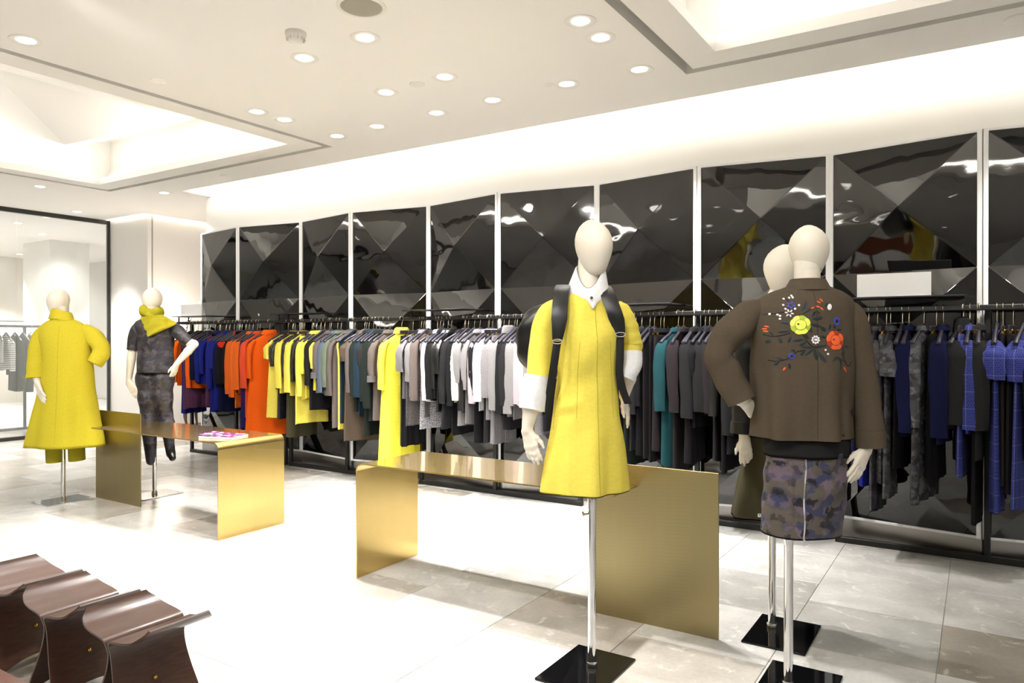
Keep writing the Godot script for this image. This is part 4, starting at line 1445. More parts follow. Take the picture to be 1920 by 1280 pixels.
func camo_mannequin() -> void:
	var t := begin("mannequin in dark camouflage suit with a knotted lime yellow scarf", 289, 928)
	stand(t, 0.75, M.chrome)
	var mb := MB.new()
	egg(mb, L(287, 539), L(283, 588), 0.085, 0.095, Vector3(-0.35, 0, -0.9))
	put("head", mb, M.plaster, t)
	mb = MB.new()
	mb.tube([L(285, 572), L(285, 590), L(286, 606)], [0.052, 0.05, 0.062], 20, 8)
	put("neck", mb, M.plaster, t)
	var f := folds(4, 0.007, 0.2)
	var secs := [[597, 266, 309, 0.06, 0.0], [602, 256, 320, 0.085, 0.0], [611, 254, 326, 0.105, 0.0], [630, 259, 326, 0.12, 0.0], [660, 258, 325, 0.115, 0.0], [699, 257, 326, 0.125, 0.0]]
	mb = MB.new()
	cloth(mb, secs, 34, 48, f)
	var top := put("camouflage_top", mb, M.camo_dark, t, "dark camouflage short-sleeved top")
	mb = MB.new()
	mb.tube([L(263, 610), L(256, 622), L(251, 640), L(249, 656)], [0.05, 0.058, 0.052, 0.05], 18, 18, wrinkle(0.03, 16.0, 1.0))
	put("sleeve", mb, M.camo_dark, top)
	mb = MB.new()
	mb.tube([L(318, 610), L(331, 620), L(345, 634), L(354, 643)], [0.05, 0.06, 0.052, 0.046], 18, 18, wrinkle(0.04, 20.0, 2.0))
	put("sleeve", mb, M.camo_dark, top)
	arm(t, L(249, 650), L(241, 716, 0.02), L(262, 750, 0.05), Vector3(0.3, 0, -0.9), -1.0, [0.06, 0.08, 0.1, 0.12, 0.03], 0.005)
	arm(t, L(364, 645, 0.0), L(331, 682, 0.03), L(322, 712, 0.02), Vector3(-0.8, 0, -0.3), 1.0, [0.15, 0.15, 0.18, 0.2, 0.03], 0.005)
	mb = MB.new()   # elbow stub between sleeve and forearm
	nets(mb, [[L(350, 640), L(364, 645), 0.038, 0.037]], 0.006, 0.01)
	put("upper_arm", mb, M.plaster, t)
	# trousers: hips then two legs
	mb = MB.new()
	var bones := [[L(275, 712), L(306, 712), 0.085, 0.085], [L(275, 705), L(278, 745), 0.085, 0.078], [L(306, 705), L(305, 745), 0.085, 0.075], [L(278, 745), L(279, 800), 0.078, 0.066], [L(279, 800), L(283, 863), 0.066, 0.044],
		[L(305, 745), L(314, 800), 0.075, 0.056], [L(314, 800), L(319, 850), 0.056, 0.036]]
	nets(mb, bones, 0.012, 0.05)
	put("trousers", mb, M.camo_dark, t, "slim dark camouflage trousers")
	mb = MB.new()
	nets(mb, [[L(319, 838), L(320, 850), 0.038, 0.036], [L(320, 850), L(323, 858, 0.03), 0.034, 0.03]], 0.007, 0.02)
	put("boot", mb, M.leather, t)
	# scarf: collar roll, knot, drape to one side
	mb = MB.new()
	var ring := []
	var rad := []
	for i in 15:
		var th := TAU * i / 14
		ring.append(L(285, 585 + 3.0 * sin(th * 2.0)) + Vector3(cos(th) * 0.072, 0.012 * sin(th * 3.0), sin(th) * 0.07))
		rad.append(Vector2(0.034, 0.04))
	mb.tube(ring, rad, 14, 60, wrinkle(0.10, 40.0, 0.3))
	var sc := put("scarf", mb, M.olive_yellow, t, "knotted lime yellow scarf")
	mb = MB.new()
	var grid := []
	for i in 17:
		var u := i / 16.0
		var row := []
		for j in 15:
			var w := j / 14.0
			var a := Vector2(263, 594).lerp(Vector2(277, 631), u)
			var b := Vector2(304, 590).lerp(Vector2(334, 606), minf(1.0, u * 1.7))
			b = b.lerp(Vector2(279, 630), clampf((u - 0.55) / 0.45, 0, 1))
			var q := a.lerp(b, w)
			row.append(L(q.x, q.y, 0.085 + 0.05 * sin(w * PI) + 0.03 * u + 0.008 * sin(u * 14.0 + w * 5.0)))
		grid.append(row)
	slab(mb, grid, 0.006)
	put("drape", mb, M.olive_yellow, sc)
	mb = MB.new()
	nets(mb, [[L(279, 590, 0.10), L(287, 597, 0.11), 0.028, 0.02], [L(283, 592, 0.10), L(278, 605, 0.12), 0.018, 0.012], [L(285, 593, 0.1), L(308, 600, 0.13), 0.014, 0.018], [L(308, 600, 0.13), L(311, 610, 0.14), 0.016, 0.008]], 0.007, 0.012)
	put("knot", mb, M.olive_yellow, sc)

func dress_mannequin() -> void:
	var t := begin("mannequin in a bright yellow zipped dress with white collar and cuffs", 1110, 1253)
	stand(t, 0.85, M.chrome_dark, Vector3(-0.01, 0, 0.03))
	var mb := MB.new()   # thumb screw on the pole
	mb.tube([Vector3(-0.018, 0.655, 0.0), Vector3(-0.034, 0.655, 0.004), Vector3(-0.036, 0.655, 0.004), Vector3(-0.044, 0.655, 0.005)], [0.005, 0.005, 0.012, 0.012], 14)
	put("thumb_screw", mb, M.chrome, t)
	mb = MB.new()
	egg(mb, L(1107, 412), L(1112, 520), 0.076, 0.094, Vector3(0.35, 0, 0.93))
	put("head", mb, M.plaster, t)
	mb = MB.new()
	mb.tube([L(1105, 480, -0.02), L(1104, 515, -0.01), L(1103, 550, 0.0), L(1102, 575, 0.0)], [0.046, 0.050, 0.055, 0.07], 26, 14)
	put("neck", mb, M.plaster, t)
	var f := func(th: float, v: float) -> float:
		var u := clampf((v - 0.45) / 0.55, 0, 1)
		return 0.013 * u * sin(5.0 * th + 0.6) + 0.006 * u * sin(9.0 * th + 2.0) + 0.003 * sin(v * 26.0 + 3.0 * sin(th * 2.0)) * (1 - u) + 0.004 * sin(v * 8.0 + th * 3.0)
	var secs := [[549, 1066, 1140, 0.058, 0.0], [556, 1054, 1146, 0.075, 0.0], [568, 1040, 1158, 0.088, 0.0], [590, 1035, 1163, 0.104, 0.0], [630, 1038, 1163, 0.122, 0.01], [665, 1042, 1160, 0.118, 0.01], [710, 1045, 1157, 0.104, 0.0], [760, 1039, 1160, 0.116, 0.0], [820, 1029, 1166, 0.132, 0.0], [880, 1018, 1171, 0.148, 0.0], [918, 1012, 1173, 0.155, 0.0]]
	mb = MB.new()
	cloth(mb, secs, 90, 88, f)
	var dress := put("dress", mb, M.yellow, t, "bright yellow knee-length zipped dress")
	for e in [[1112, 1116, 565, 915, 0.0012], [1082, 1076, 640, 780, 0.0008], [1140, 1146, 640, 780, 0.0008], [1047, 1040, 722, 800, 0.0009]]:
		mb = MB.new()
		var pts := []
		var rs := []
		for i in 24:
			pts.append(on_cloth(secs, lerpf(e[0], e[1], i / 23.0), lerpf(e[2], e[3], i / 23.0), 0.0002, f))
			rs.append(e[4])
		mb.tube(pts, rs, 5)
		put("seam", mb, M.olive_yellow, dress)
	mb = MB.new()
	mb.cbox(on_cloth(secs, 1113, 573, 0.004, f), Vector3(0.006, 0.016, 0.003), 0.001)
	put("zip_pull", mb, M.yellow, dress)
	mb = MB.new()
	mb.tube([L(1046, 570, 0.0), L(1029, 590, 0.0), L(1019, 625, 0.0), L(1013, 668, 0.01), L(1010, 712, 0.03)], [0.03, 0.050, 0.054, 0.053, 0.052], 26, 44, wrinkle(0.03, 22.0, 0.5))
	put("sleeve", mb, M.yellow, dress)
	mb = MB.new()
	mb.tube([L(1152, 572, 0.0), L(1165, 590, 0.0), L(1177, 622, -0.01), L(1183, 648, -0.02), L(1180, 668, 0.0)], [0.03, 0.048, 0.049, 0.049, 0.045], 26, 44, wrinkle(0.05, 44.0, 1.5))
	put("sleeve", mb, M.yellow, dress)
	# white shirt under the dress: collar and turned-back cuffs
	mb = MB.new()
	var rr := []
	for e in [[578, 1058, 1146, 0.085], [560, 1062, 1142, 0.080], [535, 1071, 1138, 0.072], [508, 1080, 1133, 0.063], [497, 1082, 1132, 0.060], [500, 1079, 1134, 0.066], [530, 1067, 1139, 0.079], [556, 1060, 1144, 0.086]]:
		var ring := []
		for j in 40:
			var th := TAU * j / 40
			var a := L(e[1], e[0])
			var b := L(e[2], e[0])
			var fr := maxf(0, sin(th - 0.25))
			ring.append(Vector3((a.x + b.x) / 2 + cos(th) * (b.x - a.x) / 2, a.y - lerpf(0.01, 0.10, clampf((578.0 - e[0]) / 80.0, 0, 1)) * pow(fr, 1.6), sin(th) * e[3]))
		rr.append(ring)
	mb.loft(rr, false, false)
	var shirt := put("shirt_collar", mb, M.shirt_white, t, "crisp white shirt collar")
	mb = MB.new()
	var gr := []
	for i in 6:
		var row := []
		for j in 5:
			var w := -1.0 + j * 0.5
			row.append(L(1112 + w * lerpf(15, 1.0, i / 5.0), lerpf(556, 578, i / 5.0), 0.094 + 0.002 * i - 0.008 * w * w))
		gr.append(row)
	slab(mb, gr, 0.003)
	put("placket", mb, M.shirt_white, shirt)
	mb = MB.new()
	mb.lathe(L(1109, 558, 0.103), [[0.001, 0.0], [0.006, 0.0], [0.006, 0.003], [0.001, 0.003]], 12, Basis(Vector3.RIGHT, PI / 2))
	put("button", mb, M.mid_grey, shirt)
	for e in [[[L(1008, 704, 0.03), L(1004, 730, 0.035), L(1000, 752, 0.04), L(997, 768, 0.045)], 0.056], [[L(1183, 660, 0.0), L(1183, 680, 0.01), L(1178, 694, 0.02), L(1172, 706, 0.02)], 0.046]]:
		mb = MB.new()
		mb.tube(e[0], [e[1] * 1.06, e[1] * 1.02, e[1] * 0.98, e[1] * 0.97], 28, 22, wrinkle(0.035, 7.0, 0.9))
		put("cuff", mb, M.shirt_white, t, "white turned-back shirt cuff")
	arm(t, L(1000, 740, 0.035), L(988, 806, 0.05), L(1004, 872, 0.08), Vector3(0.55, 0, -0.8), -1.0, [0.10, 0.06, 0.08, 0.12, 0.05], 0.0036)
	arm(t, L(1180, 690, 0.0), L(1170, 742, -0.05), L(1183, 800, -0.06), Vector3(-0.9, 0, -0.2), 1.0, [0.1, 0.12, 0.14, 0.16, 0.04], 0.0042)
	backpack(secs, f, t)

func backpack(secs: Array, f: Callable, host: Node3D) -> void:
	var t := thing("backpack", "black leather backpack worn by the yellow dress mannequin", "backpack", host.position, YAW)
	var mb := MB.new()
	var rings := []
	var c := L(1056, 638, -0.22)
	for i in 25:
		var a := -PI / 2 + PI * i / 24
		var ring := []
		for j in 44:
			var th := TAU * j / 44
			var cy := signf(sin(a)) * pow(absf(sin(a)), 0.9)
			var k := pow(maxf(cos(a), 0.001), 0.75)
			var wr := 1.0 + 0.025 * sin(a * 9.0 + 3.0 * sin(th * 2.0)) + 0.02 * sin(5.0 * th + a * 4.0)
			ring.append(c + Vector3(cos(th) * 0.215 * k * wr, cy * 0.175, signf(sin(th)) * pow(absf(sin(th)), 0.8) * 0.085 * k * wr))
		rings.append(ring)
	mb.loft(rings)
	put("bag", mb, M.leather, t)
	for e in [[[[1062, 543, -0.10], [1058, 536, -0.02], [1053, 545, 0.06], [1050, 575, 0.118], [1048, 608, 0.135], [1045, 638, 0.138]], [[1045, 640, 0.137], [1040, 675, 0.132], [1034, 715, 0.10], [1029, 748, 0.07], [1024, 778, 0.055]]],
		[[[1124, 543, -0.10], [1130, 538, -0.02], [1138, 550, 0.06], [1150, 580, 0.095], [1158, 605, 0.095], [1163, 626, 0.085]], [[1163, 627, 0.085], [1163, 665, 0.09], [1162, 700, 0.08], [1168, 730, 0.06], [1178, 757, 0.04]]]]:
		for q in 2:
			mb = MB.new()
			var mids := []
			for p in e[q]:
				mids.append(L(p[0], p[1], p[2]))
			var pts := curve(mids, 24)
			var grid := []
			for i in pts.size():
				var row := []
				for j in 5:
					var w := (j - 2.0) / 2.0
					var hw: float = (0.031 if i < 17 else lerpf(0.031, 0.017, (i - 17) / 6.0)) if q == 0 else 0.0155
					row.append(pts[i] + Vector3(w * hw, 0, -0.006 * w * w))
				grid.append(row)
			slab(mb, grid, 0.012 if q == 0 else 0.003)
			put("shoulder_strap" if q == 0 else "webbing", mb, M.leather if q == 0 else M.webbing, t)
		mb = MB.new()
		var b := L(e[1][0][0], e[1][0][1], e[1][0][2] + 0.008)
		var loop := []
		var rs := []
		for i in 17:
			var th := TAU * i / 16
			loop.append(b + Vector3(cos(th) * 0.021, sin(th) * 0.009, 0.004))
			rs.append(0.002)
		mb.tube(loop, rs, 6)
		put("buckle", mb, M.chrome, t, "chrome strap buckle")

func leather_mannequin() -> void:
	var t := begin("mannequin in black leather jacket and olive skirt behind the embroidered jacket", 1448, 1180)
	stand(t, 0.75, M.chrome_dark, Vector3(0.056, 0, 0.04))
	var mb := MB.new()
	egg(mb, L(1474, 458), L(1468, 552), 0.080, 0.095, Vector3(-0.8, 0, 0.5))
	put("head", mb, M.plaster, t)
	mb = MB.new()
	mb.tube([L(1470, 515), L(1466, 540), L(1462, 560), L(1460, 580)], [0.05, 0.05, 0.066, 0.10], 22, 12)
	put("neck", mb, M.plaster, t)
	var f := folds(4, 0.006, 1.2)
	mb = MB.new()
	cloth(mb, [[556, 1432, 1494, 0.07, 0.0], [572, 1412, 1508, 0.10, 0.0], [600, 1405, 1512, 0.115, 0.0], [680, 1412, 1506, 0.115, 0.0], [760, 1408, 1508, 0.12, 0.0], [806, 1406, 1510, 0.125, 0.0]], 30, 44, f)
	var j := put("leather_jacket", mb, M.leather, t, "black leather jacket")
	mb = MB.new()
	mb.tube([L(1420, 580), L(1404, 600), L(1398, 650), L(1396, 700), L(1394, 760, 0.02), L(1393, 796, 0.03)], [0.05, 0.062, 0.058, 0.055, 0.053, 0.055], 22, 34, wrinkle(0.05, 34.0, 0.2))
	put("sleeve", mb, M.leather, j)
	mb = MB.new()
	mb.tube([L(1394, 790, 0.03), L(1393, 812, 0.03)], [0.060, 0.062], 22)
	put("cuff", mb, M.leather, j)
	mb = MB.new()
	mb.tube([L(1500, 580), L(1516, 620), L(1520, 700), L(1518, 790)], [0.05, 0.058, 0.054, 0.05], 18, 20, wrinkle(0.05, 28.0, 1.2))
	put("sleeve", mb, M.leather, j)
	arm(t, L(1393, 790, 0.03), L(1396, 818, 0.035), L(1400, 868, 0.06), Vector3(0.3, 0, -0.9), 1.0, [0.12, 0.08, 0.1, 0.1, 0.05], 0.0042)
	var g := folds(5, 0.014, 0.4)
	mb = MB.new()
	cloth(mb, [[798, 1408, 1508, 0.118, 0.0], [840, 1398, 1512, 0.13, 0.0], [900, 1384, 1516, 0.145, 0.0], [965, 1370, 1520, 0.16, 0.0]], 34, 60, g)
	var sk := put("skirt", mb, M.olive, t, "olive wrap skirt with stud fastening")
	mb = MB.new()
	mb.lathe(L(1424, 966, 0.155), [[0.001, 0.0], [0.010, 0.0], [0.009, 0.004], [0.001, 0.006]], 14, Basis(Vector3.RIGHT, PI / 2))
	put("stud", mb, M.chrome, sk)

func jacket_mannequin() -> void:
	var t := begin("mannequin turned away in a brown jacket embroidered with flowers", 1479, 1291)
	stand(t, 0.72, M.chrome_dark, Vector3(0.03, 0, -0.02))
	var mb := MB.new()
	egg(mb, L(1514, 422), L(1518, 520), 0.078, 0.094, Vector3(0.45, 0, -0.88))
	put("head", mb, M.plaster, t)
	mb = MB.new()
	mb.tube([L(1513, 470, 0.0), L(1513, 500, 0.0), L(1513, 530, 0.0), L(1512, 550)], [0.050, 0.0495, 0.052, 0.07], 26, 12)
	put("neck", mb, M.plaster, t)
	mb = MB.new()
	mb.tube([L(1513, 503), L(1513, 505)], [0.0506, 0.0506], 30)
	put("neck_joint", mb, M.plaster, t)
	var f := func(th: float, v: float) -> float:
		var u := clampf((v - 0.35) / 0.65, 0, 1)
		return 0.014 * u * sin(6.0 * th + 0.4) + 0.006 * u * sin(11.0 * th + 1.0) + 0.003 * sin(v * 12.0 + 2.0 * sin(th * 2.0))
	var secs := [[538, 1474, 1554, 0.065, 0.0], [546, 1450, 1574, 0.085, 0.0], [558, 1426, 1592, 0.102, 0.0], [576, 1411, 1600, 0.118, 0.0], [610, 1408, 1600, 0.13, 0.0], [660, 1410, 1597, 0.136, 0.0], [720, 1413, 1594, 0.138, 0.0], [780, 1415, 1592, 0.142, 0.0], [820, 1416, 1591, 0.146, 0.0]]
	mb = MB.new()
	cloth(mb, secs, 80, 88, f)
	var jk := put("jacket", mb, M.khaki, t, "brown cotton jacket embroidered with flowers")
	mb = MB.new()
	mb.tube([L(1432, 574, 0.0), L(1402, 592, 0.0), L(1372, 622, 0.0), L(1350, 652, 0.0), L(1352, 680, 0.0), L(1370, 712, 0.01), L(1390, 752, 0.02)], [0.035, 0.058, 0.062, 0.057, 0.060, 0.058, 0.056], 28, 60, wrinkle(0.085, 26.0, 0.3))
	put("sleeve", mb, M.khaki, jk)
	mb = MB.new()
	mb.tube([L(1580, 574, 0.0), L(1596, 596, 0.0), L(1607, 650, 0.0), L(1617, 715, 0.0), L(1627, 780, 0.01), L(1632, 834, 0.02)], [0.035, 0.056, 0.058, 0.057, 0.055, 0.056], 28, 56, wrinkle(0.03, 22.0, 1.3))
	put("sleeve", mb, M.khaki, jk)
	mb = MB.new()
	mb.tube([L(1630, 806, 0.018), L(1632, 838, 0.02)], [0.0575, 0.0585], 28)
	put("cuff", mb, M.khaki, jk)
	mb = MB.new()   # folded collar
	var rr := []
	for e in [[545, 1470, 1557, 0.080], [530, 1482, 1546, 0.062], [523, 1485, 1543, 0.058], [524, 1483, 1546, 0.066], [536, 1476, 1552, 0.080], [545, 1470, 1558, 0.092]]:
		var ring := []
		for j in 40:
			var th := TAU * j / 40
			var a := L(e[1], e[0])
			var b := L(e[2], e[0])
			ring.append(Vector3((a.x + b.x) / 2 + cos(th) * (b.x - a.x) / 2, a.y, sin(th) * e[3]))
		rr.append(ring)
	mb.loft(rr, false, false)
	put("collar", mb, M.khaki, jk)
	mb = MB.new()
	var pts := []
	var rs := []
	for i in 24:
		pts.append(on_cloth(secs, 1507, 546 + i * 11.7, 0.0002, f))
		rs.append(0.001)
	mb.tube(pts, rs, 5)
	put("back_seam", mb, M.olive, jk)
	mb = MB.new()
	mb.lathe(on_cloth(secs, 1586, 769, 0.004, f), [[0.001, 0.0], [0.011, 0.0], [0.013, 0.003], [0.011, 0.005], [0.006, 0.003], [0.001, 0.003]], 18, Basis(Vector3.RIGHT, PI / 2).rotated(Vector3.UP, 0.7))
	put("button", mb, M.satin_black, jk)
	arm(t, L(1626, 815, 0.02), L(1624, 842, 0.03), L(1597, 908, 0.07), Vector3(-0.5, 0, -0.8), 1.0, [0.10, 0.10, 0.12, 0.14, 0.07], 0.0036)
	arm(t, L(1380, 735, 0.015), L(1399, 756, 0.0), L(1424, 782, -0.05), Vector3(0.2, 0, -0.9), -1.0, [0.12, 0.12, 0.14, 0.16, 0.03], 0.0048)
	# layers under the jacket
	mb = MB.new()
	cloth(mb, [[790, 1436, 1588, 0.12, 0.0], [815, 1434, 1589, 0.124, 0.0], [852, 1434, 1588, 0.126, 0.0]], 10, 56, folds(5, 0.003, 0.2))
	put("undershirt", mb, M.charcoal, t, "charcoal undershirt hem")
	mb = MB.new()
	var sf := folds(3, 0.005, 0.9)
	var ss := [[840, 1438, 1586, 0.118, 0.0], [900, 1434, 1586, 0.122, 0.0], [950, 1430, 1581, 0.124, 0.0], [998, 1428, 1572, 0.124, 0.0]]
	cloth(mb, ss, 30, 64, sf)
	var sk := put("skirt", mb, M.camo_skirt, t, "purple and brown camouflage pencil skirt")
	mb = MB.new()
	pts = []
	rs = []
	for i in 20:
		pts.append(on_cloth(ss, 1489 - i * 0.25 + 1.2 * sin(i * 0.5), 846 + i * 7.9, 0.002, sf))
		rs.append(Vector2(0.0042, 0.002))
	mb.tube(pts, rs, 6, 0, null, true, Vector3(0, 0, 1))
	mb.cbox(pts[-1] + Vector3(0.002, -0.012, 0.003), Vector3(0.007, 0.026, 0.003), 0.001)
	put("zip", mb, M.chrome, sk, "long silver zip")
	# embroidery
	var em := mat(Color.WHITE, 0.55)
	em.vertex_color_use_as_albedo = true
	var P := func(zx: float, zy: float) -> Vector2: return Vector2(1340 + zx / 5.817, 500 + zy / 5.817)
	var lin := func(c: Color) -> Color: return c.srgb_to_linear()
	var leaf: Color = lin.call(Color(0.05, 0.14, 0.16))
	var yel: Color = lin.call(Color(0.88, 0.92, 0.36))
	var yel2: Color = lin.call(Color(0.66, 0.74, 0.20))
	var org: Color = lin.call(Color(0.88, 0.36, 0.16))
	var org2: Color = lin.call(Color(0.62, 0.19, 0.07))
	var blu: Color = lin.call(Color(0.20, 0.25, 0.62))
	var wht: Color = lin.call(Color(0.90, 0.88, 0.90))
	var drk: Color = lin.call(Color(0.10, 0.10, 0.08))
	for q in [[850, 440, 60, 15, -1.05], [865, 492, 55, 14, -0.6], [975, 570, 56, 22, -0.1], [955, 645, 52, 17, 0.25], [645, 705, 55, 18, -0.12], [510, 812, 26, 20, -0.7], [612, 802, 34, 16, 1.2], [692, 795, 34, 14, 1.9], [772, 800, 55, 13, -0.2], [820, 835, 45, 14, -0.6], [860, 872, 58, 14, 0.1], [880, 925, 55, 15, -0.7], [945, 945, 66, 18, 1.35], [1012, 975, 70, 18, 0.95], [1000, 862, 60, 12, -0.12], [815, 932, 36, 15, -1.0], [725, 905, 20, 12, 0.3],
		[610, 995, 34, 12, 0.4], [580, 1042, 30, 14, -0.9], [690, 1070, 34, 12, 1.4], [1035, 685, 34, 20, 0.6], [1110, 662, 34, 14, -1.2], [1165, 660, 26, 12, 0.8], [1225, 690, 28, 12, 0.0], [1032, 765, 30, 14, 0.2], [1310, 868, 34, 17, 0.1], [1262, 915, 44, 15, 1.3], [1145, 995, 38, 12, -0.7], [1195, 995, 28, 14, 0.9], [1245, 1003, 34, 11, 0.2], [1217, 1080, 40, 11, 1.5], [540, 727, 24, 13, 1.2], [655, 612, 36, 20, 0.2], [1080, 425, 26, 12, -1.0], [490, 522, 24, 9, 0.0], [902, 695, 34, 14, 1.4], [925, 530, 34, 10, -1.2], [860, 765, 30, 12, 1.0], [1300, 790, 60, 6, -1.1]]:
		var c: Vector2 = P.call(q[0], q[1])
		patch(jk, "embroidered_leaf", secs, f, [[c.x, c.y, q[2] / 5.817, q[3] / 5.817, q[4], leaf, 0.0012]], [em])
	for r in [[800, 640, yel, yel2], [1165, 800, org, org2]]:
		var sh := []
		for k in 8:
			var a := TAU * k / 8 + 0.3
			var c: Vector2 = P.call(r[0] + cos(a) * 66, r[1] + sin(a) * 66)
			sh.append([c.x, c.y, 8.6, 6.8, a + PI / 2, drk, 0.0012 + 0.0002 * k])
			sh.append([c.x, c.y, 8.0, 6.2, a + PI / 2, r[2] if k % 3 > 0 else r[3], 0.0015 + 0.0002 * k])
		for k in 4:
			var a := TAU * k / 4 + 0.8
			var c: Vector2 = P.call(r[0] + cos(a) * 26, r[1] + sin(a) * 26)
			sh.append([c.x, c.y, 7.4, 5.4, a + PI / 2, drk, 0.0042 + 0.0002 * k])
			sh.append([c.x, c.y, 6.7, 4.8, a + PI / 2, r[2], 0.0047 + 0.0002 * k])
		var c0: Vector2 = P.call(r[0] - 25, r[1] - 8)
		sh.append([c0.x, c0.y, 1.8, 1.5, 0.6, drk, 0.0072])
		patch(jk, "embroidered_rose", secs, f, sh, [em])
	for r in [[720, 430, 5, 24, 20, 13, blu, drk], [700, 515, 6, 26, 18, 8, wht, drk], [950, 795, 9, 34, 13, 11, wht, wht], [1195, 600, 8, 32, 15, 14, blu, drk], [710, 965, 8, 23, 11, 11, blu, drk]]:
		var sh := []
		for k in r[2]:
			var a: float = TAU * k / r[2] + 0.2
			var c: Vector2 = P.call(r[0] + cos(a) * r[3], r[1] + sin(a) * r[3])
			sh.append([c.x, c.y, r[4] / 5.817, r[5] / 5.817, a, r[6], 0.0015])
		var c: Vector2 = P.call(r[0], r[1])
		sh.append([c.x, c.y, 3.2, 2.2, 0.0, r[7], 0.0035])
		patch(jk, "embroidered_flower", secs, f, sh, [em])
	for r in [[[[665, 360], [718, 350], [745, 328], [752, 348], [650, 428], [798, 432], [757, 470], [667, 470], [525, 522], [592, 530], [615, 543], [613, 575], [1053, 900], [1075, 943]], 11, 12, wht], [[[1112, 452]], 34, 26, wht], [[[1000, 400], [1030, 380], [985, 450], [928, 462], [1025, 472], [482, 680], [500, 655], [492, 705], [1275, 1095], [1300, 1115], [645, 1100]], 22, 9, org]]:
		for c in r[0]:
			var p: Vector2 = P.call(c[0], c[1])
			patch(jk, "embroidered_bud", secs, f, [[p.x, p.y, r[1] / 5.817, r[2] / 5.817, c[0] * 0.013, r[3], 0.0018]], [em])
	for r in [[[470, 735], [540, 760], [620, 750], [700, 725]], [[820, 740], [860, 810], [925, 870], [1010, 870]], [[500, 1010], [570, 1022], [640, 1010], [700, 975], [760, 920], [850, 905]], [[1000, 520], [960, 500], [940, 540]], [[1240, 930], [1290, 1030], [1340, 1075], [1375, 1030]], [[660, 340], [700, 380], [715, 430]], [[525, 522], [600, 515], [660, 500]], [[1215, 1000], [1220, 1060]]]:
		mb = MB.new()
		pts = []
		rs = []
		var vs := []
		for q in r:
			var w: Vector2 = P.call(q[0], q[1])
			vs.append(w)
		for q in curve(vs, 12):
			pts.append(on_cloth(secs, q.x, q.y, 0.001, f))
			rs.append(0.0013)
		mb.tube(pts, rs, 5)
		put("embroidered_stem", mb, M.forest, jk)

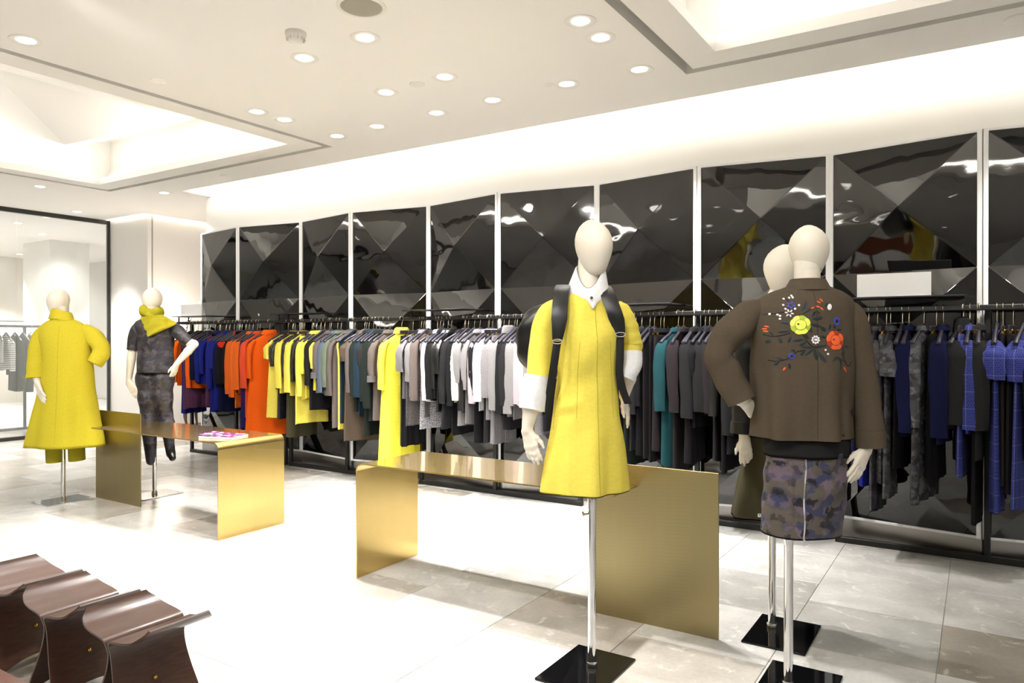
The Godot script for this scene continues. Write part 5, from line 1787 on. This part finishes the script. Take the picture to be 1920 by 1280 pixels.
# ---------- smaller things ----------
func sign_board(label: String, x0: float, x1: float, z: float, y0: float, y1: float, turn := 0.0) -> void:
	var t := thing("blank_sign", label, "sign", Vector3((x0 + x1) / 2, y0, z), turn)
	var mb := MB.new()
	mb.cbox(Vector3(0, (y1 - y0) / 2, 0), Vector3(absf(x1 - x0), y1 - y0, 0.006), 0.001)
	put("board", mb, M.paper, t)
	mb = MB.new()
	mb.cbox(Vector3(0, 0.003, 0.0), Vector3(absf(x1 - x0) * 0.9, 0.006, 0.05), 0.001)
	put("foot", mb, M.paper, t)
func small_things() -> void:
	sign_board("blank white sign on the shelf above the plaid clothes rack", -0.672, -0.25, -5.24, 1.670, 1.82)
	sign_board("blank white sign on the shelf above the orange and blue clothes", -8.10, -7.70, -5.24, 1.670, 1.81)
	# chair and branch lamp in the alcove behind the orange clothes
	var t := thing("side_chair", "old wooden side chair with pale seat in the alcove", "chair", Vector3(-9.55, 0, -6.55), 0.6)
	var mb := MB.new()
	mb.cbox(Vector3(0, 0.43, 0), Vector3(0.44, 0.06, 0.42), 0.015)
	put("seat", mb, M.pale_wood, t)
	for sx in [-1.0, 1.0]:
		for sz in [-1.0, 1.0]:
			mb = MB.new()
			mb.tube([Vector3(sx * 0.19, 0.42, sz * 0.18), Vector3(sx * 0.205, 0.30, sz * 0.195), Vector3(sx * 0.185, 0.13, sz * 0.18), Vector3(sx * 0.20, 0.0, sz * 0.20)], [0.026, 0.024, 0.015, 0.018], 10, 12)
			put("leg", mb, M.oldwood, t)
		mb = MB.new()
		mb.tube([Vector3(sx * 0.19, 0.42, -0.2), Vector3(sx * 0.20, 0.65, -0.22), Vector3(sx * 0.18, 0.90, -0.27)], [0.02, 0.018, 0.016], 10, 10)
		put("back_post", mb, M.oldwood, t)
	mb = MB.new()
	mb.cbox(Vector3(0, 0.76, -0.245), Vector3(0.36, 0.24, 0.02), 0.006, Basis(Vector3.RIGHT, -0.15))
	put("backrest", mb, M.pale_wood, t)
	t = thing("branch_lamp", "glowing branch-shaped lamp with tiny bulbs in the alcove", "lamp", Vector3(-9.95, 0, -6.52))
	mb = MB.new()
	mb.lathe(Vector3.ZERO, [[0.12, 0.0], [0.12, 0.015], [0.03, 0.03], [0.012, 0.05], [0.010, 1.35], [0.004, 1.45]], 16)
	put("base", mb, M.oldwood, t)
	for k in 12:
		var a := TAU * k / 12 + 0.3 * sin(k * 2.0)
		var h := 1.25 + 0.04 * k
		mb = MB.new()
		var p0 := Vector3(0, h - 0.05, 0)
		var p1 := Vector3(cos(a) * 0.12, h + 0.12, sin(a) * 0.12)
		var p2 := Vector3(cos(a) * 0.2, h + 0.2 + 0.05 * sin(k * 3.0), sin(a) * 0.2)
		mb.tube([p0, p1, p2], [0.006, 0.004, 0.002], 6, 8)
		var br := put("twig", mb, M.oldwood, t)
		mb = MB.new()
		for q in [p1, p1.lerp(p2, 0.5), p2]:
			mb.lathe(q + Vector3(0, -0.012, 0), [[0.001, 0.0], [0.011, 0.006], [0.013, 0.014], [0.009, 0.022], [0.001, 0.026]], 8)
		put("bulb", mb, M.bulb, br)
	var l := OmniLight3D.new()
	l.name = "lamp_light"
	t.add_child(l)
	l.position = Vector3(0.05, 1.6, 0.28)
	l.light_energy = 0.7
	l.light_size = 0.15
	l.omni_range = 8.0
	l.omni_attenuation = 2.0
	l.light_color = Color(1, 0.95, 0.88)
	l.shadow_enabled = true

func glass_room() -> void:
	# rack of black and white knits behind the glass, parallel to the pane
	make_rack("black garment rack of black and striped knits behind the glass", Vector3(-12.42, 0, -4.55), PI / 2)
	var list := [[-4.62, "black knitted dress behind the glass", "dress", "black", 0.85, 1.0], [-4.74, "black cardigan with narrow stripes", "sweater", "stripe", 0.98, 0.9], [-4.86, "white tee with black stripes", "top", "stripe", 1.0, 1.25], [-4.97, "white sleeveless knit top", "top", "white", 1.05, 0.0], [-5.08, "striped long-sleeved jersey", "sweater", "stripe", 0.95, 0.92], [-5.20, "black long cardigan", "sweater", "black", 0.62, 0.85], [-5.31, "black roll-neck sweater", "sweater", "soft_black", 0.95, 0.6], [-5.42, "white blouse with black collar", "shirt", "white", 0.85, 0.95], [-5.53, "black cable sweater", "sweater", "black", 0.88, 0.7], [-5.64, "black jersey dress", "dress", "soft_black", 0.80, 0.95], [-5.78, "navy black coat", "coat", "plum", 0.7, 0.85], [-5.95, "black ribbed sweater behind the coat", "sweater", "black", 0.92, 0.75], [-6.12, "black slim sweater behind the glass", "sweater", "soft_black", 0.9, 0.7]]
	var prev: String = list[1][1]
	for e in list:
		var o := {"d": e[1], "k": e[2], "m": e[3], "h": e[4], "s": e[5]}
		garment(Vector3(-12.24, RAIL_Y, e[0]), PI / 2 + rng.randf_range(-0.1, 0.1), o, prev)
		prev = e[1]
	var t := thing("display_cube", "pale stone display block behind the glass", "display block", Vector3(-13.3, 0, -4.3))
	var mb := MB.new()
	mb.cbox(Vector3(0, 0.26, 0), Vector3(0.7, 0.52, 0.7), 0.01)
	put("block", mb, M.beige, t)
	mb = MB.new()
	mb.cbox(Vector3(0, 0.535, 0), Vector3(0.74, 0.03, 0.74), 0.006)
	put("top", mb, M.white_wall, t)
